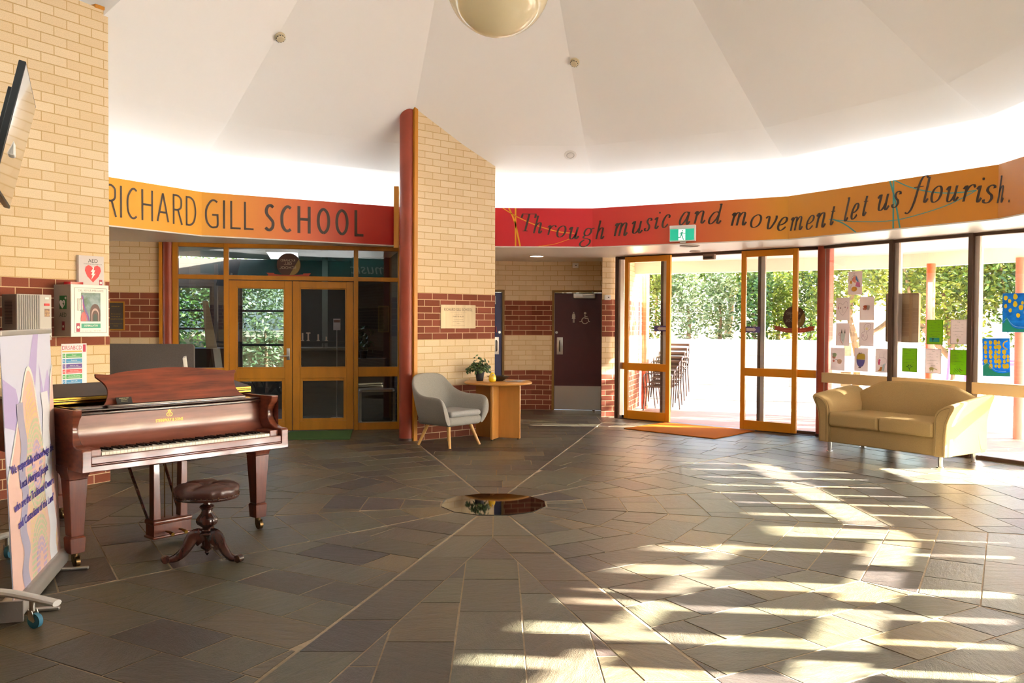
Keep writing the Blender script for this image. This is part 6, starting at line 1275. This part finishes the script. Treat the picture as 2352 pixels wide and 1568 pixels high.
for lb, x, y, kd, cl2, n in (('yellow-green shrub above the white wall, seen through the left sliding door leaf', 3.35, 12.5, 0, cl_((0, 0, .8, .5, .9), (.15, .2, 1.6, .45, .7)), 1100),
    ('silvery shrub above the white wall at the left of the door opening', 4.25, 12.2, 2, cl_((0, 0, .8, .5, .85), (-.1, .2, 1.5, .42, .7)), 1200), ('tall pale flowering shrub in the middle of the door opening', 5.05, 12.6, 2, cl_((0, 0, .8, .5, .9), (.1, .2, 1.7, .4, .8)), 1300),
    ('green shrub above the white wall at the right of the door opening', 5.62, 11.9, 1, cl_((0, 0, .65, .42, .75), (.1, .2, 1.3, .4, .6)), 1000), ('low yellow-green shrub seen through the right sliding door leaf', 6.35, 12.5, 0, cl_((0, 0, .6, .5, .75), (.1, .2, 1.2, .45, .6)), 1100),
    ('leafy shrub between the right sliding door and the red column', 6.95, 12.1, 1, cl_((0, 0, .6, .45, .75), (.1, .2, 1.3, .4, .7)), 1000)): tree('shrub', lb, x, y, B0, cl2, n, kd, .09, grp=GS)
GT = 'trees beyond the bank'
tree('garden_tree', 'dark green tree behind the shrubs left of the door opening', 3.9, 16.0, B0, cl_((0, 0, 2.4, 1.6, 1.3), (.6, .2, 3.4, 1.4, 1.1)), 2600, 3, .14, grp=GT)
tree('garden_tree', 'green tree with bare branches behind the middle of the door opening', 6.2, 16.4, B0, cl_((0, 0, 2.6, 1.7, 1.4), (-.9, .2, 3.2, 1.2, 1.1)), 2600, 1, .14, [([(0, 0, 0), (.1, 0, 1.2), (-.3, 0, 2.6)], .10), ([(.05, 0, 1.0), (.6, 0, 1.9), (1.1, 0, 2.6)], .05)], GT)
tree('garden_tree', 'olive tree behind the right sliding door leaf', 7.6, 15.6, B0, cl_((0, 0, 2.3, 1.6, 1.4), (.8, .2, 3.0, 1.3, 1.1), (-.8, 0, 1.6, 1.0, .9)), 3000, 0, .13, None, GT)
tree('garden_tree', 'twisted-trunk tree behind the children\'s drawings', 7.75, 11.0, -.05, cl_((-.3, .3, 2.7, 1.0, .9), (.7, .3, 2.9, 1.1, .8), (1.2, 0, 2.2, .8, .7), (-.7, .3, 2.0, .5, .5), (.3, .5, 3.6, 1.4, .8)), 3600, 0, .10, [([(-.2, 0, 0), (-.16, 0, .8), (-.26, 0, 1.3), (-.36, 0, 1.8), (-.25, 0, 2.5)], .12), ([(-.22, 0, 1.2), (.35, 0, 1.55), (.8, 0, 2.1), (1.0, 0, 3.0)], .07), ([(.4, 0, 1.6), (1.0, .1, 1.7), (1.5, .1, 2.1)], .04)], GT)
tree('garden_tree', 'bright yellow-green tree behind the verse sheets', 8.9, 9.9, -.05, cl_((0, 0, 2.3, 1.1, .9), (-.8, .3, 2.9, 1.1, .8), (.8, 0, 2.8, 1.1, .9), (.2, .2, 1.5, .7, .6)), 3400, 0, .10, [([(0, 0, 0), (.1, 0, 1.0), (-.1, 0, 2.2)], .11), ([(.08, 0, .9), (-.6, 0, 1.7), (-.9, 0, 2.8)], .06), ([(.05, 0, 1.2), (.6, 0, 1.9), (.9, 0, 2.7)], .05)], GT)
tree('garden_tree', 'soft green tree behind the blue paintings', 10.5, 9.3, -.05, cl_((0, 0, 2.2, 1.1, 1.0), (-.9, .2, 2.7, 1.0, .9), (.9, 0, 2.7, 1.1, .9), (.1, 0, 1.3, .8, .6)), 3200, 1, .10, [([(0, 0, 0), (-.1, 0, 1.0), (.1, 0, 2.4)], .10), ([(-.06, 0, 1.1), (-.7, 0, 1.8), (-.9, 0, 2.7)], .05)], GT)
tree('garden_tree', 'tall pale tree furthest back beyond the right windows', 12.0, 15.0, B0, cl_((0, 0, 2.6, 2.2, 1.7), (-2.2, 0, 2.2, 1.8, 1.5), (2.0, 0, 2.4, 1.9, 1.6)), 3600, 0, .16, None, GT)
tree('garden_tree', 'tall green tree furthest back behind the shrubs', 5.0, 20.5, B0, cl_((0, 0, 3.0, 2.6, 1.9), (2.8, 0, 3.0, 2.2, 1.9), (-2.4, 0, 2.6, 2.0, 1.6)), 3600, 1, .18, None, GT)
GR = 'unseen trees added out of frame to shade the entrance'  # unseen trees, added only to keep low sun off doors, window and verandah
for k, (x, y, h) in enumerate(((12.4, 4.9, 2.4), (13.4, 2.75, 2.6), (12.9, 6.4, 2.4), (14.2, 8.4, 2.4))): tree('garden_tree', ('dense unseen tree added out of frame to shade the sliding doors', 'dense unseen tree added out of frame to shade the left window', 'dense unseen tree added out of frame to shade the verandah', 'dense unseen tree added out of frame to shade the outdoor chairs')[k], x, y, -.05, cl_((0, 0, h, .95, 1.9), (.1, 0, h + 2.2, 1.0, 1.5), (-.2, 0, 1.2, .8, 1.0)), 3400, 1, .14, None, GR)
GO = 'trees outside the office windows'
tree('garden_tree', 'hazy green tree seen through the far left office window', -7.0, 11.6, -.05, cl_((0, 0, 1.6, 1.3, 1.2), (.5, .3, 2.4, 1.2, .9)), 2200, 1, .10, None, GO)
tree('garden_tree', 'hazy grey-green tree seen through the office window behind the left door', -5.2, 12.4, -.05, cl_((0, 0, 1.5, 1.3, 1.3), (.7, .3, 2.4, 1.2, .9), (-.8, 0, 2.4, 1, .8)), 2400, 2, .10, None, GO)
